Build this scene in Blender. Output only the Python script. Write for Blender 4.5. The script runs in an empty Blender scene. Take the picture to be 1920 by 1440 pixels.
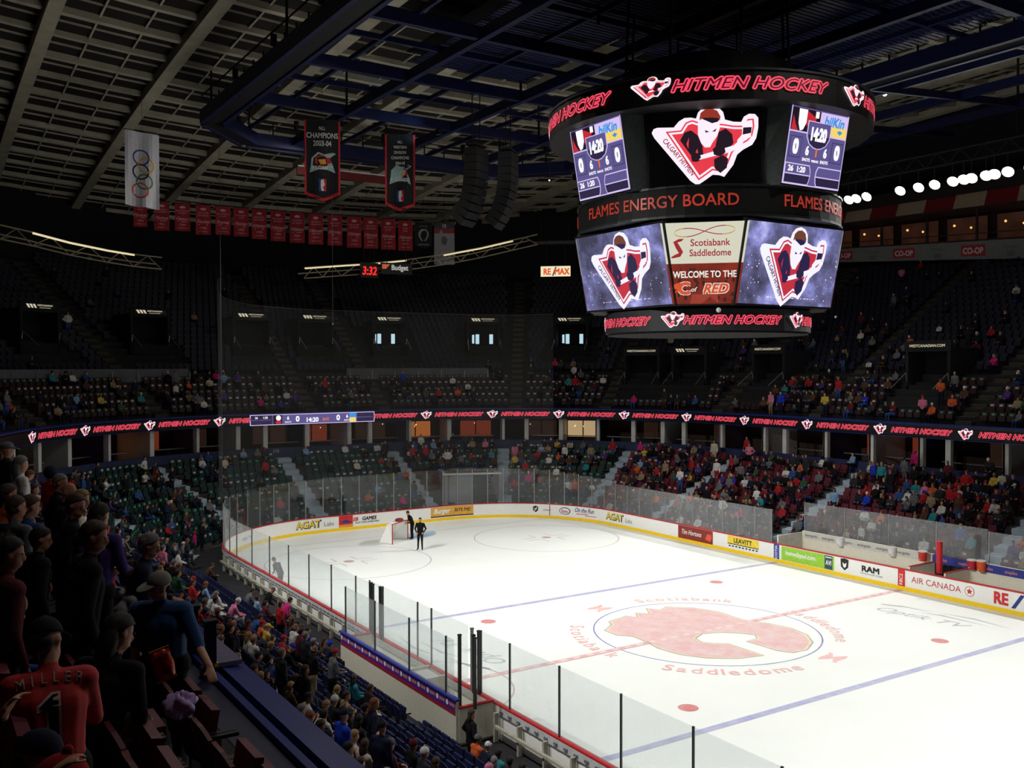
import bpy, math, random
from mathutils import Vector, Matrix, geometry
RND = random.Random(11)
PI = math.pi
SC = bpy.context.scene
COL = SC.collection

# ------------------------------------------------------------------ camera, world, exposure, big lights
CAM = Vector((-27.6555, -28.2836, 10.9033))
YAW, PIT, ROLL, FPX = -.5727, -.0188, -.0021, 1780.33
_f = Vector((-math.sin(YAW)*math.cos(PIT), math.cos(YAW)*math.cos(PIT), math.sin(PIT)))
_r = _f.cross(Vector((0, 0, 1))).normalized(); _u = _r.cross(_f)
_c, _s = math.cos(ROLL), math.sin(ROLL)
CR, CU, CF = _c*_r+_s*_u, -_s*_r+_c*_u, _f
cd = bpy.data.cameras.new('camera'); cam = bpy.data.objects.new('camera', cd); COL.objects.link(cam)
cd.sensor_width = 36; cd.sensor_fit = 'HORIZONTAL'; cd.lens = FPX/1920*36; cd.clip_start = .05; cd.clip_end = 400
cam.matrix_world = Matrix(((CR.x, CU.x, -CF.x, CAM.x), (CR.y, CU.y, -CF.y, CAM.y), (CR.z, CU.z, -CF.z, CAM.z), (0, 0, 0, 1)))
SC.camera = cam
w = bpy.data.worlds.new('world'); SC.world = w; w.use_nodes = True
w.node_tree.nodes['Background'].inputs[0].default_value = (.35, .4, .6, 1)
w.node_tree.nodes['Background'].inputs[1].default_value = .004
SC.view_settings.view_transform = 'Standard'; SC.view_settings.look = 'None'
SC.view_settings.exposure = 0; SC.view_settings.gamma = 1; SC.view_settings.use_curve_mapping = False
SPOT_W = 9800; FILL_W = 260


def lamp(name, kind, loc, power, color, target=None, size=.3, angle=60, blend=.6, parent=None):
    L = bpy.data.lights.new(name, kind); L.energy = power; L.color = color
    if kind == 'SPOT':
        L.spot_size = math.radians(angle); L.spot_blend = blend; L.shadow_soft_size = size
    elif kind == 'AREA':
        L.shape = 'DISK'; L.size = size
    else:
        L.shadow_soft_size = size
    o = bpy.data.objects.new(name, L); COL.objects.link(o); o.location = loc
    if target is not None:
        o.rotation_euler = (Vector(target)-Vector(loc)).to_track_quat('-Z', 'Y').to_euler()
    return o


# rink floodlights: two banks on each side of the bowl plus end banks, aimed at the ice
for sx in (1, -1):
    for i, (y, ty, tx) in enumerate([(-14, -24, 0), (-10, -16, 7), (-6, -12, -5), (-2, -4, 4), (2, 3, -6), (6, 8, 6), (9, 13, 0), (12, 17, -6), (14, 23, 4)]):
        lamp('rink_spot', 'SPOT', (sx*25.6, y, 22.0), SPOT_W, (1, .985, .95), (tx*sx, ty, 0), .35, 62, .9)
# added fill lights below the gantry, without fixtures, to lift the crowd
for x, y in [(-8, 10), (8, 12), (-6, 28), (8, 30), (14, 14), (14, -4), (-14, -8), (0, -10)]:
    lamp('added_fill_light', 'AREA', (x, y, 24.3), FILL_W, (1, .93, .82), (x*1.6, y*1.25, 0), 1.2)


# added fill lights over the near balcony, to lift the dark foreground
for x, y in [(-22, -22), (-21, -10), (-22, 4)]:
    lamp('added_fill_light', 'AREA', (x, y, 19), 135, (1, .93, .85), (x-4, y+2, 8), 1.5)


for tx_, ty_ in ((-6, 27), (-1, 27), (-15, 31)):
    lamp('banner_fill_spot', 'SPOT', (-2+tx_*.3, 6, 20.5), 900, (1, .97, .93), (tx_, ty_-6 if tx_ > -10 else ty_, 22.2), .3, 24, .8)  # added spots without fixtures, to brighten the hanging banners


def ray(px, py):
    return CR*((px-960)/FPX)-CU*((py-720)/FPX)+CF


# ------------------------------------------------------------------ materials
def lin(c):
    return tuple((x/12.92 if x <= .04045 else ((x+.055)/1.055)**2.4) for x in [v/255 for v in c])


MATS = {}


def mat(name, rgb, rough=.6, metal=0, emit=0, vary=.12, scale=6.0, spec=.4, alpha=1):
    """procedural paint or cloth: colour broken up by a little noise; emit > 0 only for lit things"""
    if name in MATS:
        return MATS[name]
    m = bpy.data.materials.new(name); m.use_nodes = True; nt = m.node_tree; b = nt.nodes['Principled BSDF']
    c = lin(rgb)
    tc = nt.nodes.new('ShaderNodeTexCoord'); nz = nt.nodes.new('ShaderNodeTexNoise'); nz.inputs['Scale'].default_value = scale
    nz.inputs['Detail'].default_value = 3
    nt.links.new(tc.outputs['Object'], nz.inputs['Vector'])
    rp = nt.nodes.new('ShaderNodeValToRGB')
    rp.color_ramp.elements[0].position = .3; rp.color_ramp.elements[1].position = .7
    rp.color_ramp.elements[0].color = tuple(v*(1-vary) for v in c)+(1,)
    rp.color_ramp.elements[1].color = tuple(min(1, v*(1+vary)) for v in c)+(1,)
    nt.links.new(nz.outputs['Fac'], rp.inputs['Fac'])
    b.inputs['Roughness'].default_value = rough; b.inputs['Metallic'].default_value = metal
    b.inputs['Specular IOR Level'].default_value = spec
    if emit:
        b.inputs['Base Color'].default_value = (.01, .01, .01, 1)
        nt.links.new(rp.outputs['Color'], b.inputs['Emission Color']); b.inputs['Emission Strength'].default_value = emit
    else:
        nt.links.new(rp.outputs['Color'], b.inputs['Base Color'])
    b.inputs['Alpha'].default_value = alpha
    MATS[name] = m
    return m


def led(name, rgb, emit=1.0):
    return mat('led_'+name, rgb, emit=emit, vary=.02, scale=30)


def glass_mat(name, tint, haze):
    m = bpy.data.materials.new(name); m.use_nodes = True; nt = m.node_tree; n = nt.nodes; n.clear()
    out = n.new('ShaderNodeOutputMaterial'); tr = n.new('ShaderNodeBsdfTransparent'); tr.inputs[0].default_value = tint
    gl = n.new('ShaderNodeBsdfGlossy'); gl.inputs['Roughness'].default_value = .04; gl.inputs[0].default_value = (1, 1, 1, 1)
    df = n.new('ShaderNodeBsdfTranslucent'); df.inputs[0].default_value = (.85, .88, .9, 1)
    lw = n.new('ShaderNodeLayerWeight'); lw.inputs['Blend'].default_value = .5
    pw = n.new('ShaderNodeMath'); pw.operation = 'POWER'; pw.inputs[1].default_value = 5
    fr = n.new('ShaderNodeMapRange'); fr.inputs['To Min'].default_value = .025; fr.inputs['To Max'].default_value = .35
    nt.links.new(lw.outputs['Facing'], pw.inputs[0]); nt.links.new(pw.outputs[0], fr.inputs[0])
    nz = n.new('ShaderNodeTexNoise'); nz.inputs['Scale'].default_value = 1.5
    mr = n.new('ShaderNodeMapRange'); mr.inputs['To Min'].default_value = haze*.6; mr.inputs['To Max'].default_value = haze*1.4
    m1 = n.new('ShaderNodeMixShader'); m2 = n.new('ShaderNodeMixShader')
    nt.links.new(nz.outputs[0], mr.inputs[0]); nt.links.new(mr.outputs[0], m1.inputs[0])
    nt.links.new(tr.outputs[0], m1.inputs[1]); nt.links.new(df.outputs[0], m1.inputs[2])
    nt.links.new(fr.outputs[0], m2.inputs[0]); nt.links.new(m1.outputs[0], m2.inputs[1]); nt.links.new(gl.outputs[0], m2.inputs[2])
    nt.links.new(m2.outputs[0], out.inputs[0])
    return m


def net_mat(name, scale, cover, col):
    m = bpy.data.materials.new(name); m.use_nodes = True; nt = m.node_tree; n = nt.nodes; n.clear()
    out = n.new('ShaderNodeOutputMaterial'); tr = n.new('ShaderNodeBsdfTransparent'); df = n.new('ShaderNodeBsdfDiffuse'); df.inputs[0].default_value = col
    uv = n.new('ShaderNodeTexCoord'); ck = n.new('ShaderNodeTexBrick'); ck.inputs['Scale'].default_value = scale; ck.inputs['Mortar Size'].default_value = .02
    ck.offset = 0; ck.inputs['Brick Width'].default_value = .25; ck.inputs['Row Height'].default_value = .25
    mx = n.new('ShaderNodeMixShader'); mr = n.new('ShaderNodeMapRange'); mr.inputs['To Min'].default_value = cover*.5; mr.inputs['To Max'].default_value = min(1, cover*1.6)
    nt.links.new(uv.outputs['UV'], ck.inputs['Vector']); nt.links.new(ck.outputs['Fac'], mr.inputs[0]); nt.links.new(mr.outputs[0], mx.inputs[0])
    nt.links.new(tr.outputs[0], mx.inputs[1]); nt.links.new(df.outputs[0], mx.inputs[2]); nt.links.new(mx.outputs[0], out.inputs[0])
    return m


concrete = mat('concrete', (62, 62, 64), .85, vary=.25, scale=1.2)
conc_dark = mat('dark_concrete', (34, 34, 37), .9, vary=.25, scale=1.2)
step_light = mat('painted_step', (150, 165, 178), .7, vary=.15, scale=3)
roof_panel = mat('roof_panel', (30, 26, 23), .9, vary=.2, scale=.8)
roof_rib = mat('roof_rib', (178, 171, 152), .8, vary=.15, scale=1.0)
rig_blue = mat('rig_blue', (14, 23, 64), .55, .1, vary=.2, scale=2)
rig_dark = mat('rig_black', (14, 14, 18), .7)
navy_wall = mat('navy_wall', (34, 44, 82), .6, vary=.15, scale=1.5)
ledge_blue = mat('ledge_blue', (30, 46, 120), .35, vary=.15, scale=2)
white_paint = mat('white_paint', (205, 205, 200), .5, vary=.06)
cream = mat('cream_board', (226, 222, 204), .4, vary=.04)
board_white = mat('board_white', (240, 240, 236), .3, vary=.02)
kick_yellow = mat('kick_yellow', (250, 210, 20), .35, vary=.05)
rail_red = mat('rail_red', (178, 36, 40), .35, vary=.08)
post_grey = mat('post_metal', (150, 155, 155), .35, .6)
post_dark = mat('dark_post', (60, 62, 62), .4, .5)
black = mat('black_plastic', (12, 12, 14), .5)
dull_black = mat('dull_black', (9, 9, 11), .9)
seat_navy = mat('seat_navy', (24, 30, 66), .45, vary=.15)
seat_green = mat('seat_green', (18, 48, 46), .5, vary=.15)
seat_maroon = mat('seat_maroon', (92, 30, 44), .5, vary=.15)
seat_grey = mat('seat_frame', (120, 116, 112), .5)
tag_white = mat('tag_white', (178, 182, 180), .6)
tag_teal = mat('tag_teal', (72, 138, 114), .6)
GLASS = glass_mat('rink_glass', (.93, .95, .95, 1), .125)
NETM = net_mat('netting', 40, .035, (.5, .5, .5, 1))
GOALNET = net_mat('goal_netting', 30, .55, (.9, .9, .88, 1))


# ------------------------------------------------------------------ mesh building
class MB:
    def __init__(self):
        self.v = []; self.f = []; self.m = []

    def add(self, vs, fs, mi=0):
        n = len(self.v); self.v += [tuple(p) for p in vs]
        self.f += [tuple(i+n for i in q) for q in fs]; self.m += [mi]*len(fs)

    def box(self, c, s, rz=0, mi=0, M=None):
        hx, hy, hz = s[0]/2, s[1]/2, s[2]/2
        P = [Vector((x, y, z)) for x in (-hx, hx) for y in (-hy, hy) for z in (-hz, hz)]
        T = (Matrix.Translation(c) @ Matrix.Rotation(rz, 4, 'Z')) if M is None else M
        self.add([T @ p for p in P], [(0, 1, 3, 2), (4, 6, 7, 5), (0, 4, 5, 1), (2, 3, 7, 6), (0, 2, 6, 4), (1, 5, 7, 3)], mi)

    def bar(self, a, b, wd, ht, mi=0):
        a, b = Vector(a), Vector(b); d = b-a; L = d.length
        if L < 1e-6: return
        q = d.to_track_quat('Y', 'Z')
        self.box((0, 0, 0), (wd, L, ht), 0, mi, Matrix.Translation((a+b)/2) @ q.to_matrix().to_4x4())

    def tube(self, pts, r, n=8, mi=0, caps=True):
        pts = [Vector(p) for p in pts]; rs = r if isinstance(r, (list, tuple)) else [r]*len(pts)
        base = len(self.v); prev = None
        for i, p in enumerate(pts):
            d = (pts[min(i+1, len(pts)-1)]-pts[max(i-1, 0)]).normalized()
            if prev is None:
                u = d.orthogonal().normalized()
            else:
                u = (prev-d*prev.dot(d)).normalized()
            prev = u; w2 = d.cross(u)
            for k in range(n):
                t = 2*PI*k/n; self.v.append(tuple(p+(u*math.cos(t)+w2*math.sin(t))*rs[i]))
        for i in range(len(pts)-1):
            for k in range(n):
                a = base+i*n+k; b = base+i*n+(k+1) % n
                self.f.append((a, b, b+n, a+n)); self.m.append(mi)
        if caps:
            self.f.append(tuple(base+k for k in reversed(range(n)))); self.m.append(mi)
            e = base+(len(pts)-1)*n; self.f.append(tuple(e+k for k in range(n))); self.m.append(mi)

    def ball(self, c, r, n=10, mi=0, M=None, z0=-1.0, z1=1.0):
        """ellipsoid (or a band of one, z0..z1 of its height)"""
        rx, ry, rz = r if isinstance(r, (list, tuple)) else (r, r, r)
        rows = max(4, n//2+1); base = len(self.v); T = Matrix.Translation(c) if M is None else M
        t0, t1 = math.asin(max(-1, min(1, z0))), math.asin(max(-1, min(1, z1)))
        for i in range(rows+1):
            t = t0+(t1-t0)*i/rows
            for k in range(n):
                a = 2*PI*k/n
                self.v.append(tuple(T @ Vector((rx*math.cos(t)*math.cos(a), ry*math.cos(t)*math.sin(a), rz*math.sin(t)))))
        for i in range(rows):
            for k in range(n):
                a = base+i*n+k; b = base+i*n+(k+1) % n
                self.f.append((a, b, b+n, a+n)); self.m.append(mi)
        self.f.append(tuple(base+k for k in reversed(range(n)))); self.m.append(mi)
        e = base+rows*n; self.f.append(tuple(e+k for k in range(n))); self.m.append(mi)

    def poly(self, pts, mp, mi=0, lift=0.0, step=None):
        """flat printed or lit shape; mp maps artwork x, y, lift to the surface"""
        if step:
            q = []
            for i in range(len(pts)):
                a, b = pts[i], pts[(i+1) % len(pts)]
                k = max(1, int(math.hypot(b[0]-a[0], b[1]-a[1])/step))
                q += [(a[0]+(b[0]-a[0])*j/k, a[1]+(b[1]-a[1])*j/k) for j in range(k)]
            pts = q
        tr = geometry.tessellate_polygon([[Vector((p[0], p[1], 0)) for p in pts]])
        self.add([mp(p[0], p[1], lift) for p in pts], [tuple(t) for t in tr], mi)

    def rect(self, x0, y0, x1, y1, mp, mi=0, lift=0.0, step=None):
        k = max(1, int(abs(x1-x0)/step)) if step else 1
        xs = [x0+(x1-x0)*i/k for i in range(k+1)]
        vs = [mp(x, y, lift) for x in xs for y in (y0, y1)]
        self.add(vs, [(2*i, 2*i+2, 2*i+3, 2*i+1) for i in range(k)], mi)

    def text(self, s, x, y, h, mp, mi=0, lift=0.0, off=0.0, shear=0.0, align='CENTER', sx=1.0, rot=0.0):
        """printed words; off thickens the strokes by that share of the letter size"""
        vs, fs, x0, x1, cap = glyphs(s, 0.0, shear)
        k = h/cap; mid = (x0+x1)/2; ox = {'CENTER': -mid, 'LEFT': -x0, 'RIGHT': -x1}[align]
        c, sn = math.cos(rot), math.sin(rot); b = off*k
        for q, (dx, dy) in enumerate(((0, 0),) if off < .008 else ((-b, -b), (b, -b), (-b, b), (b, b))):
            P = []
            for u, v in vs:
                u = (u+ox)*k*sx+dx; v = v*k+dy; P.append(mp(x+u*c-v*sn, y+u*sn+v*c, lift+.0016*q))
            self.add(P, fs, mi)

    def build(self, name, mats, parent=None, smooth=False, loc=None, rz=0.0):
        me = bpy.data.meshes.new(name)
        me.from_pydata(self.v, [], self.f)
        if not isinstance(mats, (list, tuple)): mats = [mats]
        for m in mats: me.materials.append(m)
        if len(mats) > 1: me.polygons.foreach_set('material_index', self.m)
        if smooth: me.polygons.foreach_set('use_smooth', [True]*len(me.polygons))
        me.update()
        o = bpy.data.objects.new(name, me); COL.objects.link(o)
        if parent is not None: o.parent = parent
        if loc is not None: o.location = loc
        if rz: o.rotation_euler = (0, 0, rz)
        return o


_GL = {}


def glyphs(s, off, shear):
    key = (s, off, shear)
    if key in _GL: return _GL[key]
    cu = bpy.data.curves.new('glyphs', 'FONT'); cu.body = s; cu.size = 1; cu.offset = off; cu.shear = shear; cu.resolution_u = 3; cu.fill_mode = 'FRONT'
    o = bpy.data.objects.new('glyphs', cu); COL.objects.link(o)
    me = bpy.data.meshes.new_from_object(o.evaluated_get(bpy.context.evaluated_depsgraph_get()))
    vs = [(v.co.x, v.co.y) for v in me.vertices]; fs = [tuple(p.vertices) for p in me.polygons]
    bpy.data.objects.remove(o); bpy.data.curves.remove(cu); bpy.data.meshes.remove(me)
    xs = [a for a, b in vs] or [0]
    _GL[key] = (vs, fs, min(xs), max(xs), .73)
    return _GL[key]


def empty(name, loc=(0, 0, 0), rz=0.0):
    o = bpy.data.objects.new(name, None); COL.objects.link(o); o.location = loc; o.rotation_euler = (0, 0, rz); o.empty_display_size = .1
    return o


def tag(o, label, cat, group=None, kind=None):
    o['label'] = label; o['category'] = cat
    if group: o['group'] = group
    if kind: o['kind'] = kind
    return o


def struct(o, label=None):
    o['kind'] = 'structure'
    if label: o['label'] = label
    return o


USED = set()


def uniq(l):
    assert l not in USED, l
    USED.add(l); return l


ORD = 'first second third fourth fifth sixth seventh eighth ninth tenth eleventh twelfth thirteenth fourteenth fifteenth sixteenth seventeenth eighteenth nineteenth twentieth'.split()
TENS = {20: 'twenty', 30: 'thirty', 40: 'forty', 50: 'fifty', 60: 'sixty', 70: 'seventy', 80: 'eighty', 90: 'ninety'}


def ordw(n):
    """1 -> first"""
    if n <= 20: return ORD[n-1]
    if n >= 100: return 'hundred and '+ordw(n-100) if n > 100 else 'hundredth'
    t, u = n//10*10, n % 10
    return (TENS[t][:-1]+'ieth') if u == 0 else TENS[t]+'-'+ORD[u-1]


def plane(o, x, y):
    """artwork mapper for a flat face: o origin, x and y unit axes; lift along the normal"""
    o, x, y = Vector(o), Vector(x).normalized(), Vector(y).normalized(); n = x.cross(y)
    return lambda a, b, l=0.0: o+x*a+y*b+n*l


# ------------------------------------------------------------------ the bowl's plan: offset curves of the rink outline
CX, CY, R0, D0 = 4.46, 21.95, 8.53, 11.6


def O(d, s):
    """point on the outline offset d from the rink boards, s metres along it, anticlockwise from the middle of the far side; and its outward normal"""
    r = R0+d; L = PI/2*r
    if s < CY: return (CX+r, s), (1, 0)
    s -= CY
    if s < L: t = s/r; return (CX+r*math.cos(t), CY+r*math.sin(t)), (math.cos(t), math.sin(t))
    s -= L
    if s < 2*CX: return (CX-s, CY+r), (0, 1)
    s -= 2*CX
    if s < L: t = PI/2+s/r; return (-CX+r*math.cos(t), CY+r*math.sin(t)), (math.cos(t), math.sin(t))
    s -= L
    return (-CX-r, CY-s), (-1, 0)


def conv(a, d, d0=D0):
    """arc position a measured on the outline d0 -> arc position at the same bearing on outline d"""
    L0, L = PI/2*(R0+d0), PI/2*(R0+d)
    if a < CY: return a
    if a < CY+L0: return CY+(a-CY)*L/L0
    if a < CY+L0+2*CX: return a-L0+L
    if a < CY+2*L0+2*CX: return CY+L+2*CX+(a-CY-L0-2*CX)*L/L0
    return a-2*L0+2*L


A_END = 2*CY+2*CX+2*PI/2*(R0+D0)+32   # arc position (on outline D0) of the end of the near side, behind the camera


def A(d, a, z=0.0):
    (x, y), n = O(d, conv(a, d)); return Vector((x, y, z)), Vector((n[0], n[1], 0))


def curved(d, a0, z0):
    """artwork on an inward facing curved band: x to the viewer's right, y up"""
    def mp(x, y, l=0.0):
        p, n = O(d-l, conv(a0, d-l)-x); return Vector((p[0], p[1], z0+y))
    return mp


def sweep(mb, prof, a0, a1, step=1.5, mi=0, closed=False, mis=None):
    """sweep a (d, z) profile along the bowl"""
    k = max(1, int((a1-a0)/step)); n = len(prof); base = len(mb.v)
    for i in range(k+1):
        a = a0+(a1-a0)*i/k
        for d, z in prof:
            p, _ = A(d, a, z); mb.v.append(tuple(p))
    m = n if closed else n-1
    for i in range(k):
        for j in range(m):
            q = base+i*n+j; q2 = base+i*n+(j+1) % n
            mb.f.append((q, q2, q2+n, q+n)); mb.m.append(mis[j] if mis else mi)
    if closed:
        mb.f.append(tuple(base+j for j in range(n))); mb.m.append(mi)
        e = base+k*n; mb.f.append(tuple(e+j for j in reversed(range(n)))); mb.m.append(mi)


def face_in(n):
    return math.atan2(-n[1], -n[0])-PI/2


A0 = -24.0
# lower stand rows and upper stand rows: (front edge d, floor z)
LROWS = [(1.75+.8*k, .02+.362*k) for k in range(12)]
UROWS = [(12.05+.82*k, 7.3+.5*k) for k in range(26)]
AISLES_L = [-14, -2, 10.2, 21, 31.3, 42.6, 52.5, 61.5, 72, 84, 96, 108, 120, 131]
AISLES_U = [-8, 4.6, 15.5, 24.5, 34.2, 41.5, 52.3, 58.5, 70, 80, 92, 104, 121.5, 133]
# ------------------------------------------------------------------ structure: floor, terraces, walls, roof
mb = MB(); mb.box((0, 20, -.06), (130, 170, .1)); struct(mb.build('floor', conc_dark))


def terrace(rows, zb, back_d, step=1.5):
    prof = []
    for k, (d, z) in enumerate(rows):
        prof.append((d, rows[k-1][1] if k else zb)); prof.append((d, z))
    prof.append((back_d, rows[-1][1]))
    return prof


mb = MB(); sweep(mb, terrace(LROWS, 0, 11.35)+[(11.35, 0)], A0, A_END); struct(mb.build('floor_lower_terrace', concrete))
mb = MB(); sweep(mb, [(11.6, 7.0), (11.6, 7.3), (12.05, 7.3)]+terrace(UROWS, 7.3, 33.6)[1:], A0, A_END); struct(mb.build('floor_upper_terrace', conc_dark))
# walkway curb and near ledge over the suites
mb = MB(); sweep(mb, [(11.25, 6.5), (11.25, 7.36), (11.55, 7.40), (11.55, 7.30), (11.62, 7.30), (11.62, 7.38), (11.70, 7.38), (11.70, 7.28), (11.72, 6.5)], A0, A_END, closed=True)
struct(mb.build('trim_balcony_ledge', ledge_blue))
mb = MB(); sweep(mb, [(11.695, 7.306), (12.04, 7.306)], A0, A_END); struct(mb.build('floor_front_walkway', mat('walkway_blue', (22, 32, 66), .55, vary=.2, scale=2)))
# suite level: parapet, floor, ceiling, back wall
mb = MB(); sweep(mb, [(11.25, 3.7), (11.25, 4.72), (11.4, 4.75), (11.4, 3.9)], A0, A_END, closed=True); struct(mb.build('wall_suite_parapet', navy_wall))
mb = MB(); sweep(mb, [(11.4, 3.95), (13.0, 3.95), (13.0, 4.3), (15.4, 4.3)], A0, A_END); struct(mb.build('floor_suite', conc_dark))
mb = MB(); sweep(mb, [(11.3, 6.52), (15.6, 6.52)], A0, A_END); struct(mb.build('ceiling_suite', dull_black))
mb = MB(); sweep(mb, [(15.5, 4.2), (15.5, 6.6)], A0, A_END); struct(mb.build('wall_suite_back', mat('suite_wall', (70, 52, 44), .7, vary=.35, scale=.5)))
# high wall behind the upper stand
mb = MB(); sweep(mb, [(33.6, 18.5), (33.7, 33)], A0, A_END, 2.5); struct(mb.build('wall_upper_back', mat('back_wall', (30, 26, 28), .9, vary=.2, scale=.4)))


def roof_z(x, y):
    return 28+.002*x*x-.0009*y*y


mb = MB(); nx, ny = 34, 34
for i in range(nx+1):
    for j in range(ny+1):
        x = -51+102*i/nx; y = -30+100*j/ny; mb.v.append((x, y, roof_z(x, y)+.55))
for i in range(nx):
    for j in range(ny):
        q = i*(ny+1)+j; mb.f.append((q, q+1, q+ny+2, q+ny+1)); mb.m.append(0)
ceil = struct(mb.build('ceiling', roof_panel))


def roof_strip(fix, axis, lo, hi, wd, dep, up=.55):
    m = MB(); k = 24; pts = []
    for i in range(k+1):
        t = lo+(hi-lo)*i/k; x, y = (fix, t) if axis == 'y' else (t, fix)
        z = roof_z(x, y)+up
        for s in (-1, 1):
            for zz in (0, -dep):
                m.v.append((x+s*wd/2, y, z+zz) if axis == 'y' else (x, y+s*wd/2, z+zz))
    for i in range(k):
        b = i*4
        for p, q in ((0, 1), (1, 3), (3, 2)):
            m.f.append((b+p, b+q, b+4+q, b+4+p)); m.m.append(0)
    return m


G = 6.6
for i in range(-5, 10):
    roof_strip(-1.3+G*i-6.6, 'y', -28, 70, .72, .6).build('ceiling_main_rib', roof_rib, ceil)
for j in range(-6, 9):
    roof_strip(17.4+G*j, 'x', -50, 50, .44, .34).build('ceiling_cross_rib', roof_rib, ceil)
    roof_strip(17.4+G*(j+.5), 'x', -50, 50, .36, .28).build('ceiling_cross_rib', roof_rib, ceil)
for i in range(-5, 10):
    for t in (1/3, 2/3):
        roof_strip(-1.3+G*(i+t)-6.6, 'y', -28, 70, .1, .12).build('ceiling_thin_rib', roof_rib, ceil)
for j in range(-12, 18):
    roof_strip(17.4+G*(j+.5)/2, 'x', -50, 50, .07, .1).build('ceiling_thin_rib', roof_rib, ceil)

# aisle stairs in both stands
for k, a in enumerate(AISLES_L):
    m = MB()
    for i, (d, z) in enumerate(LROWS):
        for h, (dd, zz) in enumerate(((0, 0), (.4, .168))):
            if i == len(LROWS)-1 and h: continue
            p, n = A(d+dd+.2, a, z+zz/1-.0+.02)
            m.box(p+Vector((0, 0, zz*0)), (1.05, .36, .05 if not h else .36), face_in(n))
    struct(m.build('floor_aisle_steps', step_light))
for k, a in enumerate(AISLES_U):
    m = MB()
    for i, (d, z) in enumerate(UROWS[:-1]):
        p, n = A(d+.2, a, z+.02); m.box(p, (1.0, .36, .04), face_in(n))
        p, n = A(d+.62, a, z+.13); m.box(p, (1.0, .38, .25), face_in(n))
    struct(m.build('floor_aisle_steps', mat('upper_step', (62, 56, 46), .8, vary=.15)))

# suite columns
for a in [-12, -5.5, -1.8, 1.5, 5.0, 6.8, 10.3, 13.9, 17.4, 19.3, 23.5, 27.0, 28.9, 31.5, 34.6, 37.7, 40.6, 42.6, 47.1, 50.5, 53.9, 55.7, 59.2, 62.5, 64.6, 67.8, 71.4, 75, 78.5, 81.5, 84.5, 87.5, 92, 97]:
    p, n = A(11.75, a, 5.55); m = MB(); m.box(p, (.34, .3, 1.95), face_in(n)); struct(m.build('wall_suite_column', white_paint))
# suites: lit rooms seen through glazing, divider walls, counters and chairs
warm = [led('suite_amber', (190, 110, 50), .5), led('suite_red', (120, 50, 30), .55), led('suite_cream', (235, 200, 150), .5), led('suite_dim', (60, 40, 30), .35), led('suite_blue', (50, 80, 160), .5)]
lampm = led('bulb', (255, 225, 170), 1.6)
SU = list(zip([-5.5, 1.5, 6.8, 10.3, 13.9, 19.3, 23.5, 28.9, 34.6, 37.7, 42.6, 47.1, 50.5, 55.7, 59.2, 64.6, 67.8, 71.4, 75, 78.5, 84.5],
              [1, 3, 1, 1, 1, 0, 3, 3, 2, 3, 1, 0, 3, 1, 3, 3, 1, 0, 1, 3, 1]))
for k, (a, c) in enumerate(SU):
    o = empty('suite_room_window', A(15.3, a+1.7, 4.9)[0]); tag(o, uniq('suite level window with %s interior light, %s along from the ice-level tunnel side' % (['amber', 'dim red', 'cream', 'very dim brown', 'blue'][c], ordw(k+1))), 'window', 'lit windows of the suites')
    inv = Matrix.Translation(-o.location)
    m = MB(); mp = curved(15.35, a+3.1, 4.75)
    def mpl(x, y, l=0.0, mp=mp, inv=inv): return inv @ mp(x, y, l)
    m.rect(0, 0, 2.7, 1.45, mpl, 0, 0, .8); m.build('pane', warm[c], o)
    m = MB()
    for x0, y0, x1, y1 in ((0, 1.4, 2.7, 1.5), (0, -.08, 2.7, 0), (-.06, 0, 0, 1.5), (2.7, 0, 2.76, 1.5), (1.3, 0, 1.4, 1.5)):
        m.rect(x0, y0, x1, y1, mpl, 0, .03, .8)
    m.build('window_frame', black, o)
    m = MB()
    for q in range(3 if c in (0, 2) else 1):
        m.ball(mpl(RND.uniform(.3, 2.4), RND.uniform(.9, 1.25), .2), .045, 6)
    m.build('wall_lamp', lampm, o)
    m = MB(); p, n = A(13.4, a+.1, 5.4); m.box(p, (.12, 3.6, 2.2), face_in(n)); struct(m.build('wall_suite_divider', white_paint if k % 2 else navy_wall))
for k, (a0, a1) in enumerate([(-4, 1), (2, 6.3), (7.3, 13.5), (14.3, 18.8), (24, 28.4), (29.2, 34.2), (35, 40.2), (43.3, 50), (51, 55), (56.2, 62), (65, 71), (72, 78), (79, 86)]):
    m = MB(); sweep(m, [(13.0, 4.95), (13.0, 5.02), (13.3, 5.02), (13.3, 4.95)], a0, a1, 1, closed=True)
    o = m.build('drink_rail', [post_grey]); tag(o, uniq('pale drink rail ledge across a suite opening, %s from the bench side' % ordw(k+1)), 'ledge', 'drink rails of the suites')

# grey box wall at the back of the front section of the upper stand
for nm, a0, a1 in (('left', 66.3, 79.0), ('centre', 43.6, 54.0)):
    m = MB(); sweep(m, [(16.1, 9.8), (16.1, 10.75), (16.2, 10.75), (16.2, 9.8)], a0, a1, 1, closed=True); w1 = struct(m.build('wall_box_seats', mat('box_wall', (86, 86, 92), .8, vary=.15, scale=1)))
    m = MB()
    a = a0
    while a < a1:
        p, n = A(15.9, a, 10.2); m.box(p, (.05, .05, .75), face_in(n)); a += 1.7
    struct(m.build('trim_box_railing', post_grey))

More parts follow.
